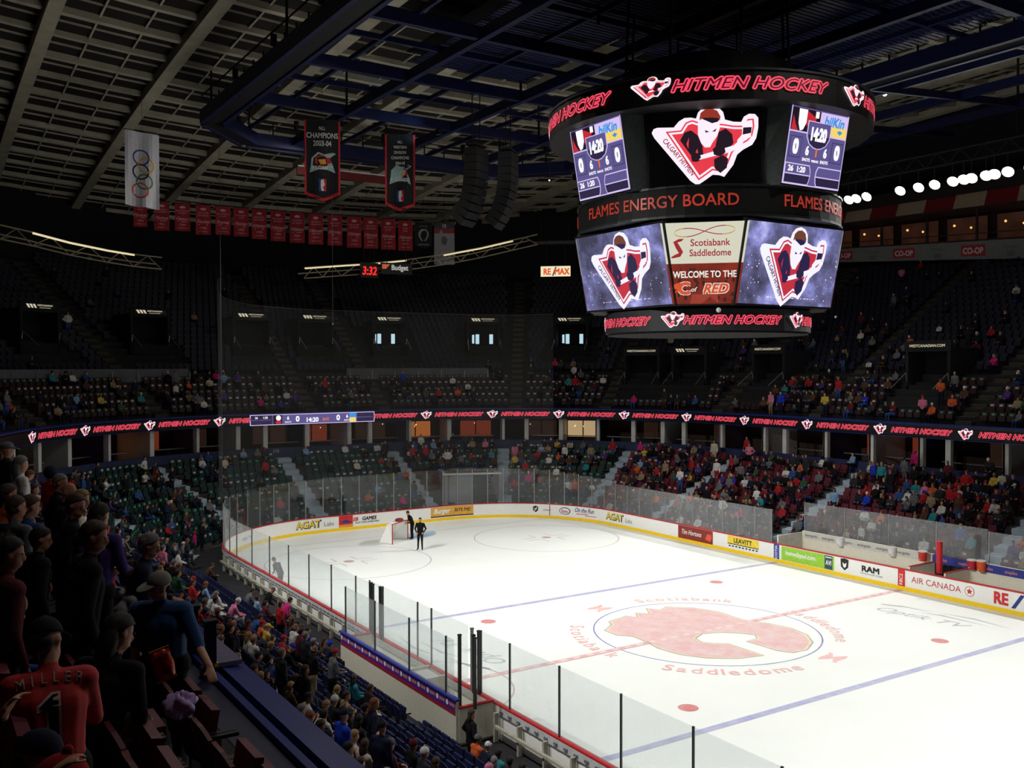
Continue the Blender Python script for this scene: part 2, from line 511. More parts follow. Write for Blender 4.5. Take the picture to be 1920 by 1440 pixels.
# vomitory portals
def portal(k, a, d, zf, glow, lit, wide=3.6, signed=True):
    p, n = A(d, a, zf); rz = face_in(n); root = empty('entry_portal', p, rz)
    tag(root, uniq(('concrete entry portal %s in the upper stand, %s from the press box' % (['with black doorway', 'with bright doorway panes'][glow], ordw(k+1)))), 'portal', 'entry portals of the upper stand')
    m = MB(); H = 2.25
    for sx in (-1, 1): m.box((sx*wide/2, .3, H/2-.5), (.22, 3.2, H+1.0))
    m.box((0, .3, H+.08), (wide+.22, 3.2, .2)); m.box((0, 1.86, H+.3), (wide+.3, .14, .7)); m.box((0, .9, -.5), (wide, 2.0, 1.0)); m.build('surround', mat('portal_dark', (20, 20, 23), .9), root)
    m = MB(); m.box((0, .0, H/2), (wide-.2, .1, H)); m.build('doorway', dull_black, root)  # flat black sheet: shade of the recess put into its colour
    if glow:
        m = MB()
        for x, wd, h in ((-.75, .34, .9), (.55, .34, .9), (.95, .2, .8)): m.box((x, .08, .85), (wd, .06, h))
        m.build('window_pane', led('daylight', (190, 225, 240), .9), root)
    for sx in (-1, 1):
        m = MB(); m.tube([(sx*wide/2, 1.9, .3), (sx*wide/2, 2.0, .8), (sx*wide/2, 3.6, -.2)], .03, 6); m.build('handrail', post_grey, root)
    if signed:
        m = MB(); mp = plane((0, 1.95, H+.3), (-1, 0, 0), (0, 0, 1))
        m.rect(-1.25, -.13, 1.25, .19, mp, 0, 0); m.build('sign_panel', black, root)
        m = MB(); x0 = -1.2
        if lit < 2:
            for i in range(3): m.poly([(x0+i*.26, .17), (x0+.2+i*.26, .17), (x0+.34+i*.26, -.1), (x0+.2+i*.26, -.1)], mp, 0, .01)
            m.text('WESTCANADIAN', .32, .05, .115, mp, 0, .01, .01, .2); m.text('COLOUR & IMAGING', .32, -.1, .07, mp, 0, .01, .0)
        else:
            m.text('WESTCANADIAN.COM', 0, -.06, .18, mp, 0, .01, .01, .2)
        m.build('sign_lettering', led('sign_cream', (250, 240, 205), [.75, .12, .6][lit]), root)


PORT = [(8.9, 17.3, 9.6, 0, 2), (22.3, 17.3, 9.6, 0, 2), (28.6, 17.3, 9.6, 0, 0), (32.2, 17.3, 9.6, 0, 2),
        (38.0, 21.6, 12.6, 1, 0), (43.7, 21.6, 12.6, 1, 0), (49.9, 21.6, 12.6, 1, 0), (55.3, 21.6, 12.6, 0, 1), (60.9, 21.6, 12.6, 0, 0), (67.3, 21.6, 12.6, 0, 0), (73.6, 21.6, 12.6, 0, 0)]
for k, (a, d, z, g, l) in enumerate(PORT): portal(k, a, d, z, g, l, 3.0)
PORTAL_AREAS = [(a, d-4.2, d-.6) for a, d, z, g, l in PORT]


# ------------------------------------------------------------------ ice
def ice_material():
    m = bpy.data.materials.new('ice'); m.use_nodes = True; nt = m.node_tree; b = nt.nodes['Principled BSDF']
    nz = nt.nodes.new('ShaderNodeTexNoise'); nz.inputs['Scale'].default_value = .25; nz.inputs['Detail'].default_value = 6
    rp = nt.nodes.new('ShaderNodeValToRGB'); rp.color_ramp.elements[0].color = (.78, .83, .80, 1); rp.color_ramp.elements[1].color = (.90, .92, .90, 1)
    tc = nt.nodes.new('ShaderNodeTexCoord'); nt.links.new(tc.outputs['Object'], nz.inputs['Vector'])
    nt.links.new(nz.outputs['Fac'], rp.inputs['Fac']); nt.links.new(rp.outputs['Color'], b.inputs['Base Color'])
    n2 = nt.nodes.new('ShaderNodeTexNoise'); n2.inputs['Scale'].default_value = 2.5; n2.inputs['Detail'].default_value = 8
    nt.links.new(tc.outputs['Object'], n2.inputs['Vector'])
    mr = nt.nodes.new('ShaderNodeMapRange'); mr.inputs['To Min'].default_value = .3; mr.inputs['To Max'].default_value = .55
    nt.links.new(n2.outputs['Fac'], mr.inputs[0]); nt.links.new(mr.outputs[0], b.inputs['Roughness']); b.inputs['Specular IOR Level'].default_value = .35
    return m


def mark_mat(name, rgb, worn):
    """paint under the ice, scratched pale by skates"""
    m = bpy.data.materials.new(name); m.use_nodes = True; nt = m.node_tree; b = nt.nodes['Principled BSDF']; b.inputs['Roughness'].default_value = .45
    tc = nt.nodes.new('ShaderNodeTexCoord'); nz = nt.nodes.new('ShaderNodeTexNoise'); nz.inputs['Scale'].default_value = 1.3; nz.inputs['Detail'].default_value = 9; nz.inputs['Roughness'].default_value = .75
    mx = nt.nodes.new('ShaderNodeMixRGB'); mx.inputs[1].default_value = lin(rgb)+(1,); mx.inputs[2].default_value = (.86, .88, .88, 1)
    mr = nt.nodes.new('ShaderNodeMapRange'); mr.inputs['From Min'].default_value = .3; mr.inputs['From Max'].default_value = .7; mr.inputs['To Min'].default_value = worn-.18; mr.inputs['To Max'].default_value = worn+.12
    nt.links.new(tc.outputs['Object'], nz.inputs['Vector']); nt.links.new(nz.outputs['Fac'], mr.inputs[0]); nt.links.new(mr.outputs[0], mx.inputs[0]); nt.links.new(mx.outputs[0], b.inputs['Base Color'])
    return m


def rink_outline(d=0.0, n=14):
    r = R0+d; P = []
    for cx, cy, t0 in ((CX, CY, 0), (-CX, CY, PI/2), (-CX, -CY, PI), (CX, -CY, 3*PI/2)):
        for i in range(n+1):
            t = t0+PI/2*i/n; P.append((cx+r*math.cos(t), cy+r*math.sin(t)))
    return P


m = MB(); P = rink_outline(); n = len(P)
m.v = [(x, y, z) for z in (0, .03) for x, y in P]; m.f = [tuple(range(n, 2*n))]+[(i, (i+1) % n, n+(i+1) % n, n+i) for i in range(n)]; m.m = [0]*(n+1)
ice = tag(m.build('ice_sheet', ice_material()), uniq('white hockey ice sheet with painted lines inside the boards'), 'ice rink')
ZI = .034
icemp = plane((0, 0, ZI), (1, 0, 0), (0, 1, 0))


def ring(m, cx, cy, r, wd, n=64, t0=0, t1=2*PI, z=ZI):
    b = len(m.v)
    for i in range(n+1):
        t = t0+(t1-t0)*i/n
        for q in (r-wd/2, r+wd/2): m.v.append((cx+q*math.cos(t), cy+q*math.sin(t), z))
    for i in range(n): m.f.append((b+2*i, b+2*i+1, b+2*i+3, b+2*i+2)); m.m.append(0)


def disc(m, cx, cy, r, n=28):
    b = len(m.v); m.v += [(cx+r*math.cos(2*PI*i/n), cy+r*math.sin(2*PI*i/n), ZI) for i in range(n)]; m.f.append(tuple(range(b, b+n))); m.m.append(0)


red_mark, blue_mark, thin_mark = mark_mat('red_line_paint', (205, 60, 62), .55), mark_mat('blue_line_paint', (62, 66, 178), .52), mark_mat('thin_line_paint', (150, 70, 80), .45)
logo_red, logo_edge = mark_mat('centre_logo_paint', (200, 40, 40), .6), mark_mat('logo_yellow_paint', (235, 190, 100), .45)
word_red = mark_mat('word_red_paint', (225, 90, 80), .55)
for y in (7.77, -7.77):
    m = MB(); m.rect(-12.95, y-.15, 12.95, y+.15, icemp); m.build('blue_line', blue_mark, ice)
m = MB(); m.rect(-12.95, -.15, 12.95, .15, icemp, 0, .003)
for i in range(42): m.rect(-12.8+i*.61, -.09, -12.5+i*.61, .09, icemp, 1, .006)
m.build('centre_red_line', [mark_mat('red_centre_paint', (205, 70, 72), .5), mark_mat('dash_paint', (235, 150, 150), .62)], ice)
m = MB(); m.rect(-11.9, 27.1, 11.9, 27.16, icemp); m.build('goal_line', thin_mark, ice)
m = MB(); disc_pts = [(1.83*math.cos(t*PI/12), 27.1-1.83*math.sin(t*PI/12)) for t in range(13)]; m.poly(disc_pts, icemp); m.build('goal_crease', mark_mat('crease_paint', (120, 175, 215), .45), ice)
for sx in (-1, 1):
    m = MB(); ring(m, sx*6.71, 21.03, 4.57, .055); m.build('faceoff_circle', thin_mark, ice)
    m = MB(); disc(m, sx*6.71, 21.03, .3)
    for qx in (-1, 1):
        for qy in (-1, 1):
            m.rect(sx*6.71+qx*.6-.03, 21.03+qy*.3, sx*6.71+qx*.6+.03, 21.03+qy*1.2, icemp); m.rect(sx*6.71+qx*.6, 21.03+qy*.3-.03, sx*6.71+qx*1.6, 21.03+qy*.3+.03, icemp)
    m.build('faceoff_spot', thin_mark, ice)
    for y in (6.1, -6.1):
        m = MB(); disc(m, sx*6.71, y, .33); m.build('faceoff_spot', mark_mat('spot_paint', (200, 60, 60), .3), ice)
m = MB(); ring(m, 0, 0, 4.57, .06); m.build('centre_circle', mark_mat('circle_blue_paint', (50, 60, 170), .3), ice)
m = MB(); ring(m, -12.99, 0, 3.05, .06, 32, -PI/2, PI/2); m.build('referee_crease', thin_mark, ice)
# flaming C at centre ice, read from the camera side: x' to the camera's right, y' away from it
ca = .5727; ex, ey = Vector((math.cos(ca), -math.sin(ca), 0)), Vector((math.sin(ca), math.cos(ca), 0))


def imp(px, py, l=0.0):
    d = ray(px, py); t = (ZI+l-CAM.z)/d.z; return CAM+d*t


# outline of the emblem as (pixel in the photograph) points laid on the ice plane
CL = [(1139, 1182), (1152, 1172), (1147, 1166), (1178, 1156), (1200, 1158), (1196, 1150), (1222, 1151), (1216, 1141), (1240, 1145), (1252, 1139), (1300, 1141), (1345, 1148), (1374, 1158), (1395, 1164), (1440, 1170),
      (1478, 1178), (1508, 1190), (1518, 1204), (1508, 1217), (1484, 1222), (1462, 1219), (1405, 1202), (1425, 1198), (1421, 1190), (1392, 1186), (1350, 1184), (1312, 1187), (1298, 1197), (1312, 1205), (1338, 1208), (1362, 1208), (1426, 1229), (1380, 1233),
      (1325, 1232), (1278, 1226), (1240, 1215), (1215, 1202), (1190, 1192), (1160, 1190)]
cen = imp(1330, 1187)


def grow(pts, k):
    out = []
    n = len(pts)
    W = [imp(*p) for p in pts]
    for i in range(n):
        a, b, c = W[i-1], W[i], W[(i+1) % n]
        t = (c-a).normalized(); nrm = Vector((t.y, -t.x, 0)); out.append(b-nrm*k)
    return out


for nm, mt, k, dz in (('logo_dark_outline', mark_mat('logo_dark_paint', (60, 80, 70), .5), .16, .001), ('logo_gold_outline', logo_edge, .09, .003), ('centre_logo', logo_red, 0, .005)):
    W = grow(CL, k); m = MB(); tr = geometry.tessellate_polygon([W]); m.add([w_+Vector((0, 0, dz)) for w_ in W], [tuple(t) for t in tr]); m.build(nm, mt, ice)


def arc_text(m, s, r, a_mid, h, out=True, off=.01):
    """letters on a circle around centre ice; a_mid in world radians"""
    total = sum((glyphs(ch, off, 0)[3]-glyphs(ch, off, 0)[2])*h/.73+.12 if ch != ' ' else .4 for ch in s)
    sgn = -1 if out else 1; a = a_mid-sgn*total/2/r
    for ch in s:
        wd = ((glyphs(ch, off, 0)[3]-glyphs(ch, off, 0)[2])*h/.73+.12) if ch != ' ' else .4
        am = a+sgn*wd/2/r; a += sgn*wd/r
        if ch == ' ': continue
        rad = Vector((math.cos(am), math.sin(am), 0)); up = rad if out else -rad; rt = Vector((up.y, -up.x, 0))
        m.text(ch, 0, 0, h, plane(rad*(r if out else r+h*.8)+Vector((0, 0, ZI)), rt, up), 0, 0, off)


m = MB(); arc_text(m, 'Scotiabank', 5.05, math.radians(57), .62); m.build('ring_lettering', word_red, ice)
m = MB(); arc_text(m, 'Saddledome', 5.05, math.radians(-123), .66, out=False); m.build('ring_lettering', word_red, ice)
m = MB(); arc_text(m, 'Scotiabank', 5.05, math.radians(163), .62, out=False); m.build('ring_lettering', word_red, ice)
m = MB(); arc_text(m, 'Saddledome', 5.05, math.radians(-24), .62); m.build('ring_lettering', word_red, ice)
for dg in (105, -75):
    t = math.radians(dg); m = MB(); c0 = Vector((5.4*math.cos(t), 5.4*math.sin(t), ZI)); u1 = Vector((math.cos(t), math.sin(t), 0)); v1 = Vector((u1.y, -u1.x, 0))
    m.poly([(-.55, .35), (-.2, .4), (.3, .3), (.55, .38), (.5, .2), (.1, .05), (.35, -.15), (.55, -.35), (.2, -.4), (-.3, -.3), (-.55, -.38), (-.5, -.2), (-.1, -.05), (-.35, .15)], plane(c0, v1, u1)); m.build('ring_mark', word_red, ice)
grey_mark = mark_mat('grey_word_paint', (90, 110, 120), .5)
for (cx, cy, dg, fl) in ((9.3, -3.6, -84, 1), (-9.5, 3.0, 96, 1)):
    t = math.radians(dg); rt = Vector((math.cos(t), math.sin(t), 0)); up = Vector((-rt.y, rt.x, 0)); m = MB(); mp = plane((cx, cy, ZI), rt, up)
    m.text('Optik TV', 0, -.35, .75, mp, 0, 0, 0, .35)
    m.poly([(-2.4, .75), (-1.6, 1.15), (0, 1.2), (-1.4, 1.0), (-2.2, .65)], mp); m.poly([(-.6, .7), (.4, 1.0), (2.6, .75), (.4, .85)], mp); m.poly([(.0, 1.3), (1.6, 1.5), (3.4, 1.05), (1.6, 1.35)], mp)
    m.build('ice_lettering', grey_mark, ice)
# ------------------------------------------------------------------ rink boards with their adverts
BH = 1.07
boards = empty('rink_boards'); tag(boards, uniq('white rink boards with red top rail, yellow kick strip and adverts around the ice'), 'rink boards')


def swb(prof, s0=-20, s1=A_END-2):
    m = MB(); k = int((s1-s0)/.5)
    for i in range(k+1):
        s = s0+(s1-s0)*i/k
        for d, z in prof:
            p, n = O(d, conv(s, d)); m.v.append((p[0], p[1], z))
    n = len(prof)
    for i in range(k):
        for j in range(n):
            m.f.append((i*n+j, i*n+(j+1) % n, (i+1)*n+(j+1) % n, (i+1)*n+j)); m.m.append(0)
    return m


swb([(.02, .03), (.02, BH-.05), (.10, BH-.05), (.10, .03)]).build('panel', board_white, boards)
swb([(0, .03), (0, .22), (.02, .22), (.02, .03)]).build('kick_strip', kick_yellow, boards)
swb([(-.01, BH-.05), (-.01, BH), (.16, BH), (.16, BH-.05)]).build('top_rail', rail_red, boards)
swb([(.10, BH-.05), (.10, BH-.29), (.16, BH-.29), (.16, BH-.05)]).build('outer_band', mat('outer_band', (196, 198, 196), .5), boards)
# stanchions on the outside of the near boards
m = MB()
for y in [i*1.25 for i in range(-14, 19)]:
    if -4.9 < y < 4.0: continue
    m.box((-13.22, y, .42), (.14, .08, .84))
m.build('stanchion_row', mat('stanchion', (168, 165, 150), .5), boards)['kind'] = 'stuff'
for yy, ll in ((13.6, 18.4), (-11.9, 13.6)): m = MB(); m.box((-13.32, yy, .5), (.1, ll, .08)); m.build('brace_rail', mat('stanchion', (168, 165, 150)), boards)
m = MB(); y = -5.2
while y > -17: m.text('cgi', 0, 0, .13, plane((-13.165, y, .83), (0, -1, 0), (0, 0, 1)), 0, 0, .02, .2); y -= .45
y = 4.6
while y < 22: m.text('xerox', 0, 0, .1, plane((-13.165, y, .85), (0, -1, 0), (0, 0, 1)), 0, 0, .02); y += .42
m.build('band_lettering', mat('ad_blue_grey', (60, 75, 120), .5), boards)


def bmap(s, z=0.0):
    def mp(x, y, l=0.0):
        p, n = O(-.004-l, s-x); return Vector((p[0], p[1], z+y))
    # arc length on the zero offset outline
    def mp2(x, y, l=0.0):
        p, n = O(0, s-x); q = Vector((p[0], p[1], z+y)); return q-Vector((n[0], n[1], 0))*(-.016+l)
    return mp2


ad_black, ad_red, ad_blue, ad_yel = mat('ad_black', (25, 25, 28), .4), mat('ad_red', (205, 40, 45), .4), mat('ad_blue', (40, 55, 130), .4), mat('ad_yellow', (245, 215, 60), .4)
ad_grey, ad_green, ad_orange, ad_brown = mat('ad_grey', (110, 112, 116), .4), mat('ad_green', (150, 205, 60), .4), mat('ad_orange', (240, 150, 50), .4), mat('ad_brown', (135, 42, 32), .4)


def ad(items, mats, label=None):
    m = MB(); items(m); o = m.build('advert', mats, boards)
    if label: o['label'] = label
    return o


def ell(cx, cy, rx, ry, n=24): return [(cx+rx*math.cos(2*PI*i/n), cy+ry*math.sin(2*PI*i/n)) for i in range(n)]


def agat(s, h):
    def f(m):
        mp = bmap(s); m.text('AGAT', .03, .42, h*1.05, mp, 1, .004, .045); m.text('AGAT', 0, .46, h, mp, 0, .008, .015); m.text('Labs', h*3.2, .44, h*.62, mp, 2, .004, 0)
    return f


ad(agat(45.35, .46), [ad_yel, ad_black, ad_grey], 'yellow letters with black edge beside the near corner'); ad(agat(21.95, .46), [ad_yel, ad_black, ad_grey], 'yellow letters at the far corner')
def f(m):
    mp = bmap(43.2); m.rect(0, .24, 1.0, 1.0, mp, 0, .002, .3); m.rect(0, .24, 1.0, .42, mp, 1, .004, .3); m.poly([(.1, .52), (.35, .7), (.55, .74), (.8, .62), (.9, .52)], mp, 2, .005)
ad(f, [ad_red, ad_orange, ad_blue])
def f(m):
    mp = bmap(41.15); m.text('EB', -.85, .6, .24, mp, 0, .004, .03, .3); m.text('GAMES', .15, .6, .24, mp, 1, .004, .03, .2); m.text('PLAY YOUR GAMES HERE', 0, .42, .11, mp, 1, .004, .01)
ad(f, [ad_red, ad_black])
def f(m):
    mp = bmap(34.7); m.rect(-1.65, .34, 1.65, .98, mp, 0, .002, .3); m.rect(-1.65, .28, 1.65, .36, mp, 1, .003, .3); m.text('Burger', -.75, .55, .34, mp, 2, .005, .03, .3); m.text("BITE ME!", .85, .6, .24, mp, 1, .005, .02)
ad(f, [mat('ad_gold', (226, 170, 70), .4), mat('ad_dark', (60, 40, 60)), board_white], 'gold advert panel behind the goal')
def f(m):
    mp = bmap(28.55); m.poly([(-.2, .82), (0, .9), (.2, .82), (.18, .55), (0, .42), (-.18, .55)], mp, 0, .003); m.poly([(-.12, .5), (-.06, .5), (.14, .8), (.08, .8)], mp, 1, .005); m.text('NHL', 0, .64, .1, mp, 1, .006); m.text('cover', .85, .55, .18, mp, 0, .003, 0, .4)
ad(f, [ad_black, board_white])
def f(m): mp = bmap(27.5); m.rect(-.03, .03, .03, 1.0, mp, 0, .006)
ad(f, [rail_red])
def f(m):
    mp = bmap(26.35); m.poly(ell(0, .62, .44, .25), mp, 0, .002); m.poly(ell(0, .62, .38, .2), mp, 1, .03); m.text('Esso', 0, .52, .2, mp, 2, .05, .02)
    mp = bmap(24.75); m.text('On the Run', 0, .62, .32, mp, 0, .003, .01, .35, sx=.78); m.poly([(-.7, .5), (.3, .54), (.3, .5), (-.7, .45)], mp, 2, .003); m.poly([(0, .42), (1.0, .44), (1.0, .4), (0, .38)], mp, 2, .003)
ad(f, [ad_blue, board_white, ad_red])
def f(m):
    mp = bmap(14.2); m.rect(-1.5, .2, 1.5, 1.0, mp, 0, .006, .3); m.text('Tim Hortons', -.3, .52, .3, mp, 1, .01, .01, .35, sx=.8); m.poly([(.85, .45), (1.05, .8), (1.3, .75), (1.35, .95), (1.42, .6), (1.3, .35)], mp, 2, .01)
ad(f, [ad_brown, board_white, mat('ad_cup', (225, 90, 60))], 'brown coffee shop panel')
def f(m):
    mp = bmap(10.3); m.rect(-1.2, .55, 1.2, .98, mp, 0, .002); m.text('LEAVITT', 0, .62, .28, mp, 1, .006, .02); m.rect(-1.2, .5, 1.2, .55, mp, 1, .003)
    for i in range(9): m.rect(-1.1+i*.26, .36, -.95+i*.26, .44, mp, 1, .003)
ad(f, [ad_yel, ad_black])
for y, c, w_ in ((7.8, mat('ad_strip_blue', (55, 80, 160)), 'SCOTIA'), (0, ad_red, 'RBC2 '), (-7.8, mat('ad_strip_blue', (55, 80, 160)), 'SCOTIA')):
    def f(m):
        mp = bmap(y); m.rect(-.19, .03, .19, 1.02, mp, 0, .012)
        mq = bmap(y); m.text(w_, .06, .55, .17, mq, 1, .016, .01, rot=PI/2)
    ad(f, [c, board_white])
def f(m):
    mp = bmap(5.7); m.rect(-1.75, .24, 1.75, .98, mp, 0, .003); m.text('homesbyavi.com', -.45, .55, .26, mp, 1, .006, .02, sx=.85)
    m.rect(1.15, .26, 1.65, .96, mp, 2, .006); m.text('AVI', 1.4, .48, .25, mp, 1, .009, .02, sx=.7); m.rect(1.2, .85, 1.6, .9, mp, 1, .009)
ad(f, [ad_green, board_white, mat('ad_slate', (50, 80, 90))], 'lime green advert panel')
def f(m):
    mp = bmap(2.0); m.poly([(-1.55, .95), (-1.3, 1.0), (-1.05, .95), (-1.08, .55), (-1.3, .38), (-1.52, .55)], mp, 0, .003); m.poly([(-1.42, .8), (-1.3, .7), (-1.18, .8), (-1.2, .6), (-1.3, .5), (-1.4, .6)], mp, 1, .006)
    m.text('RAM', .25, .55, .28, mp, 0, .003, .05, sx=1.35); m.text('THE GUTS GLORY STORES', .3, .4, .08, mp, 0, .003)
ad(f, [ad_black, board_white])
def f(m):
    mp = bmap(-1.8); m.text('AIR CANADA', 0, .5, .3, mp, 0, .003, .005, sx=1.02); cx = 1.68
    ring_pts = ell(cx, .64, .23, .23); m.poly(ring_pts, mp, 0, .003); m.poly(ell(cx, .64, .205, .205), mp, 1, .006)
    m.poly([(cx+.16*math.sin(i*PI/5)*(1 if i % 2 == 0 else .45), .64+.16*math.cos(i*PI/5)*(1 if i % 2 == 0 else .45)) for i in range(10)], mp, 2, .009)
ad(f, [mat('ad_crimson', (190, 50, 60)), board_white, ad_red], 'red airline lettering with leaf roundel')
def f(m):
    mp = bmap(-5.9); m.text('RE', -.95, .38, .52, mp, 0, .003, .04, sx=.85); m.poly([(-.5, .3), (-.32, .3), (.1, .95), (-.08, .95)], mp, 1, .004); m.text('MAX', .75, .38, .52, mp, 0, .003, .04, sx=.85)
ad(f, [ad_red, ad_blue])
def f(m): mp = bmap(50.6); m.text('Optik TV', 0, .5, .2, mp, 0, .003)
ad(f, [ad_blue])

# ------------------------------------------------------------------ glass panes and their posts
def pane(p0, p1, z0, z1, name, label, group, post_r=.03, dark=False, both=False):
    p0, p1 = Vector(p0), Vector(p1); root = empty(name, (p0.x, p0.y, z0)); d = p1-p0; L = d.length; rz = math.atan2(d.y, d.x); root.rotation_euler = (0, 0, rz)
    tag(root, uniq(label), 'glass panel', group)
    m = MB(); m.box((L/2, 0, (z1-z0)/2), (L-.03, .014, z1-z0)); m.build('pane', GLASS, root)
    m = MB(); m.box((0, 0, (z1-z0)/2), (.045, .05, z1-z0+.02)); m.build('post', post_dark if dark else post_grey, root)
    return root


# far side, far end and near side: panes follow the board line
S_TOT = 2*CY+2*PI/2*R0*1.0+2*CX   # to the bench end of the near side
def pane_run(s0, s1, h0, h1, step, side, dark=False, d=.08):
    k = max(1, round((s1-s0)/step))
    for i in range(k):
        a, b = s0+(s1-s0)*i/k, s0+(s1-s0)*(i+1)/k
        (x0, y0), _ = O(d, conv(a, d, 0)); (x1, y1), _ = O(d, conv(b, d, 0))
        pane((x0, y0), (x1, y1), BH, h0+(h1-h0)*(i+.5)/k, 'glass_panel', 'clear rink glass panel on top of the %s boards, %s along' % (side, ordw(i+1)), 'rink glass on the '+side+' boards', dark=dark)


ECL = PI/2*R0
pane_run(8.2, CY, 2.9, 2.9, 1.3, 'far side penalty-side')
pane_run(CY, CY+ECL*.5, 3.0, 3.5, 1.2, 'far right corner')
pane_run(CY+ECL*.5, CY+ECL, 3.55, 3.55, 1.2, 'far right bend')
pane_run(CY+ECL, CY+ECL+2*CX, 3.6, 3.6, 1.27, 'far end')
pane_run(CY+ECL+2*CX, CY+2*ECL+2*CX, 3.55, 3.3, 1.22, 'far left corner')
sL = CY*2+2*ECL+2*CX
def pane_list(ys, h, lab, grp):
    for i, (a, b) in enumerate(zip(ys, ys[1:])): pane((-13.07, a), (-13.07, b), BH, h, 'glass_panel', lab % ordw(i+1), grp, dark=True)


pane_list([21.95, 20.7, 18.17, 15.5, 12.9, 10.36, 7.86, 5.41, 4.13], 2.88, 'clear rink glass panel on the near boards beyond the bench, %s from the corner', 'near rink glass beyond the bench')
pane_list([-3.92, -5.52, -7.95, -10.51, -13.0, -15.5, -18, -20.5], 2.96, 'clear rink glass panel on the near boards this side of the bench, %s along', 'near rink glass below the bench')
pane_list([4.13, 2.97, .24, -.75, -3.15], 2.95, 'clear glass panel on the ice side of the near bench, %s along', 'glass in front of the near bench')
# thick gate posts at the bench ends
for i, (x, y, h) in enumerate([(-13.17, 3.78, 2.92), (-13.17, 3.62, 2.9), (-13.17, 3.0, 2.92), (-13.17, 2.86, 2.9), (-14.2, -4.6, 3.15), (-13.9, -4.95, 3.1), (-13.2, -3.6, 2.95), (-13.25, -3.78, 2.8), (-13.17, -3.95, 2.95)]):
    m = MB(); m.box((0, 0, (h-BH)/2), (.08, .08, h-BH)); m.box((0, 0, (h-BH)+.02), (.1, .1, .04))
    o = m.build('gate_post', post_dark if i != 6 else post_grey, None, loc=(x, y, BH)); tag(o, uniq('thick dark metal gate post at the near bench, %s counting from its far end' % ordw(i+1)), 'post', 'gate posts of the near bench')

# near bench (penalty boxes): cream back wall, purple advert strip, divider, glass behind
bench = empty('near_bench_enclosure', (-14.4, -.5, 0)); tag(bench, uniq('cream walled penalty bench beside the near boards with purple advert strip'), 'bench enclosure')
bo = bench.location
def bx(name, c, s, mt): m = MB(); m.box(Vector(c)-bo, s); return m.build(name, mt, bench)
bx('back_wall', (-14.36, -.53, .66), (.1, 8.45, 1.32), cream)
bx('wall_cap', (-14.38, -.53, 1.36), (.16, 8.55, .06), mat('cap_blue', (50, 56, 140)))
bx('bench_floor', (-13.75, -.53, .14), (1.1, 8.45, .22), mat('bench_floor', (190, 185, 170)))
bx('bench_seat', (-14.15, 1.2, .55), (.32, 3.4, .06), white_paint); bx('bench_seat', (-14.15, -3.2, .55), (.32, 2.4, .06), white_paint)
for y in (3.7, -.75, -1.9, -4.75): bx('divider_wall', (-13.75, y, .6), (1.15, .08, 1.0), cream)
bx('divider_cap', (-13.75, 3.7, 1.12), (1.15, .12, .05), rail_red); bx('divider_cap', (-13.75, -4.75, 1.12), (1.15, .12, .05), rail_red)
bx('officials_desk', (-13.5, -1.3, .98), (.5, 1.0, .05), white_paint)
m = MB(); mp = plane(Vector((-14.425, -.53, 1.3))-bo, (0, -1, 0), (0, 0, 1)); m.rect(-4.2, -.33, 4.2, .03, mp, 0)
m.build('advert_strip', mat('ad_purple', (92, 44, 150), .4), bench)
m = MB()
for i in range(14):
    x = -3.95+i*.6; m.poly(ell(x-.12, -.12, .08, .08, 12), mp, 0, .006)
    for q in range(4): m.rect(x+.02+q*.08, -.17, x+.08+q*.08, -.08, mp, 1, .006)
m.rect(-4.2, -.38, 4.2, -.29, mp, 2, .004); m.build('advert_marks', [board_white, mat('ad_peach', (220, 150, 110)), rail_red], bench)
for i, (y0, y1) in enumerate([(3.29, .8), (.8, -1.74), (-1.74, -4.12), (-4.12, -4.6)]):
    pane((-14.38, y0), (-14.38, y1), 1.4, 3.05, 'glass_panel', 'clear glass panel rising behind the near bench, %s along' % ordw(i+1), 'glass behind the near bench', dark=True)
# sticks and gear on the bench
for i, (y, x, rz, c) in enumerate([(1.5, -13.55, 0, (40, 42, 50)), (-.2, -13.5, .2, (60, 60, 66)), (-2.6, -13.55, -.1, (30, 32, 40)), (-3.5, -13.5, .3, (70, 72, 78))]):
    m = MB(); m.tube([(0, 0, .03), (0, .5, .1), (.02, 1.1, .2)], .02, 6); m.box((0, -.1, .03), (.1, .28, .06)); o = m.build('hockey_stick', mat('stick_%d' % i, c), None, loc=(x, y, .26), rz=rz); tag(o, uniq('dark hockey stick lying inside the near bench, %s from the far end' % ordw(i+1)), 'hockey stick', 'sticks in the near bench')

# far benches (team benches) behind the far boards: side pieces, back wall with advert strip, glass behind, coolers
fb = empty('far_team_bench', (14.6, -2, 0)); tag(fb, uniq('long cream team bench recess behind the far boards with advert strips on its back wall'), 'bench enclosure')
fo = fb.location
def fx(name, c, s, mt): m = MB(); m.box(Vector(c)-fo, s); return m.build(name, mt, fb)
fx('back_wall', (15.1, 3.7, .95), (.1, 8.1, 1.3), cream); fx('back_wall', (15.1, -8.6, .95), (.1, 13, 1.3), cream)
fx('bench_floor', (14.1, -3.5, .2), (1.9, 23, .2), mat('bench_floor', (190, 185, 170)))
fx('end_wall', (14.1, 7.8, .75), (2.0, .1, 1.5), mat('bench_end', (200, 198, 190))); fx('divider_wall', (14.1, -.35, .7), (2.0, .08, 1.0), cream); fx('divider_wall', (14.1, -2.2, .7), (2.0, .08, 1.0), cream)
fx('divider_cap', (14.1, -.35, 1.22), (2.0, .1, .04), rail_red); fx('divider_cap', (14.1, -2.2, 1.22), (2.0, .1, .04), rail_red)
fx('bench_seat', (14.6, 3.7, .6), (.4, 7.6, .06), white_paint); fx('bench_seat', (14.6, -8.6, .6), (.4, 12, .06), white_paint)
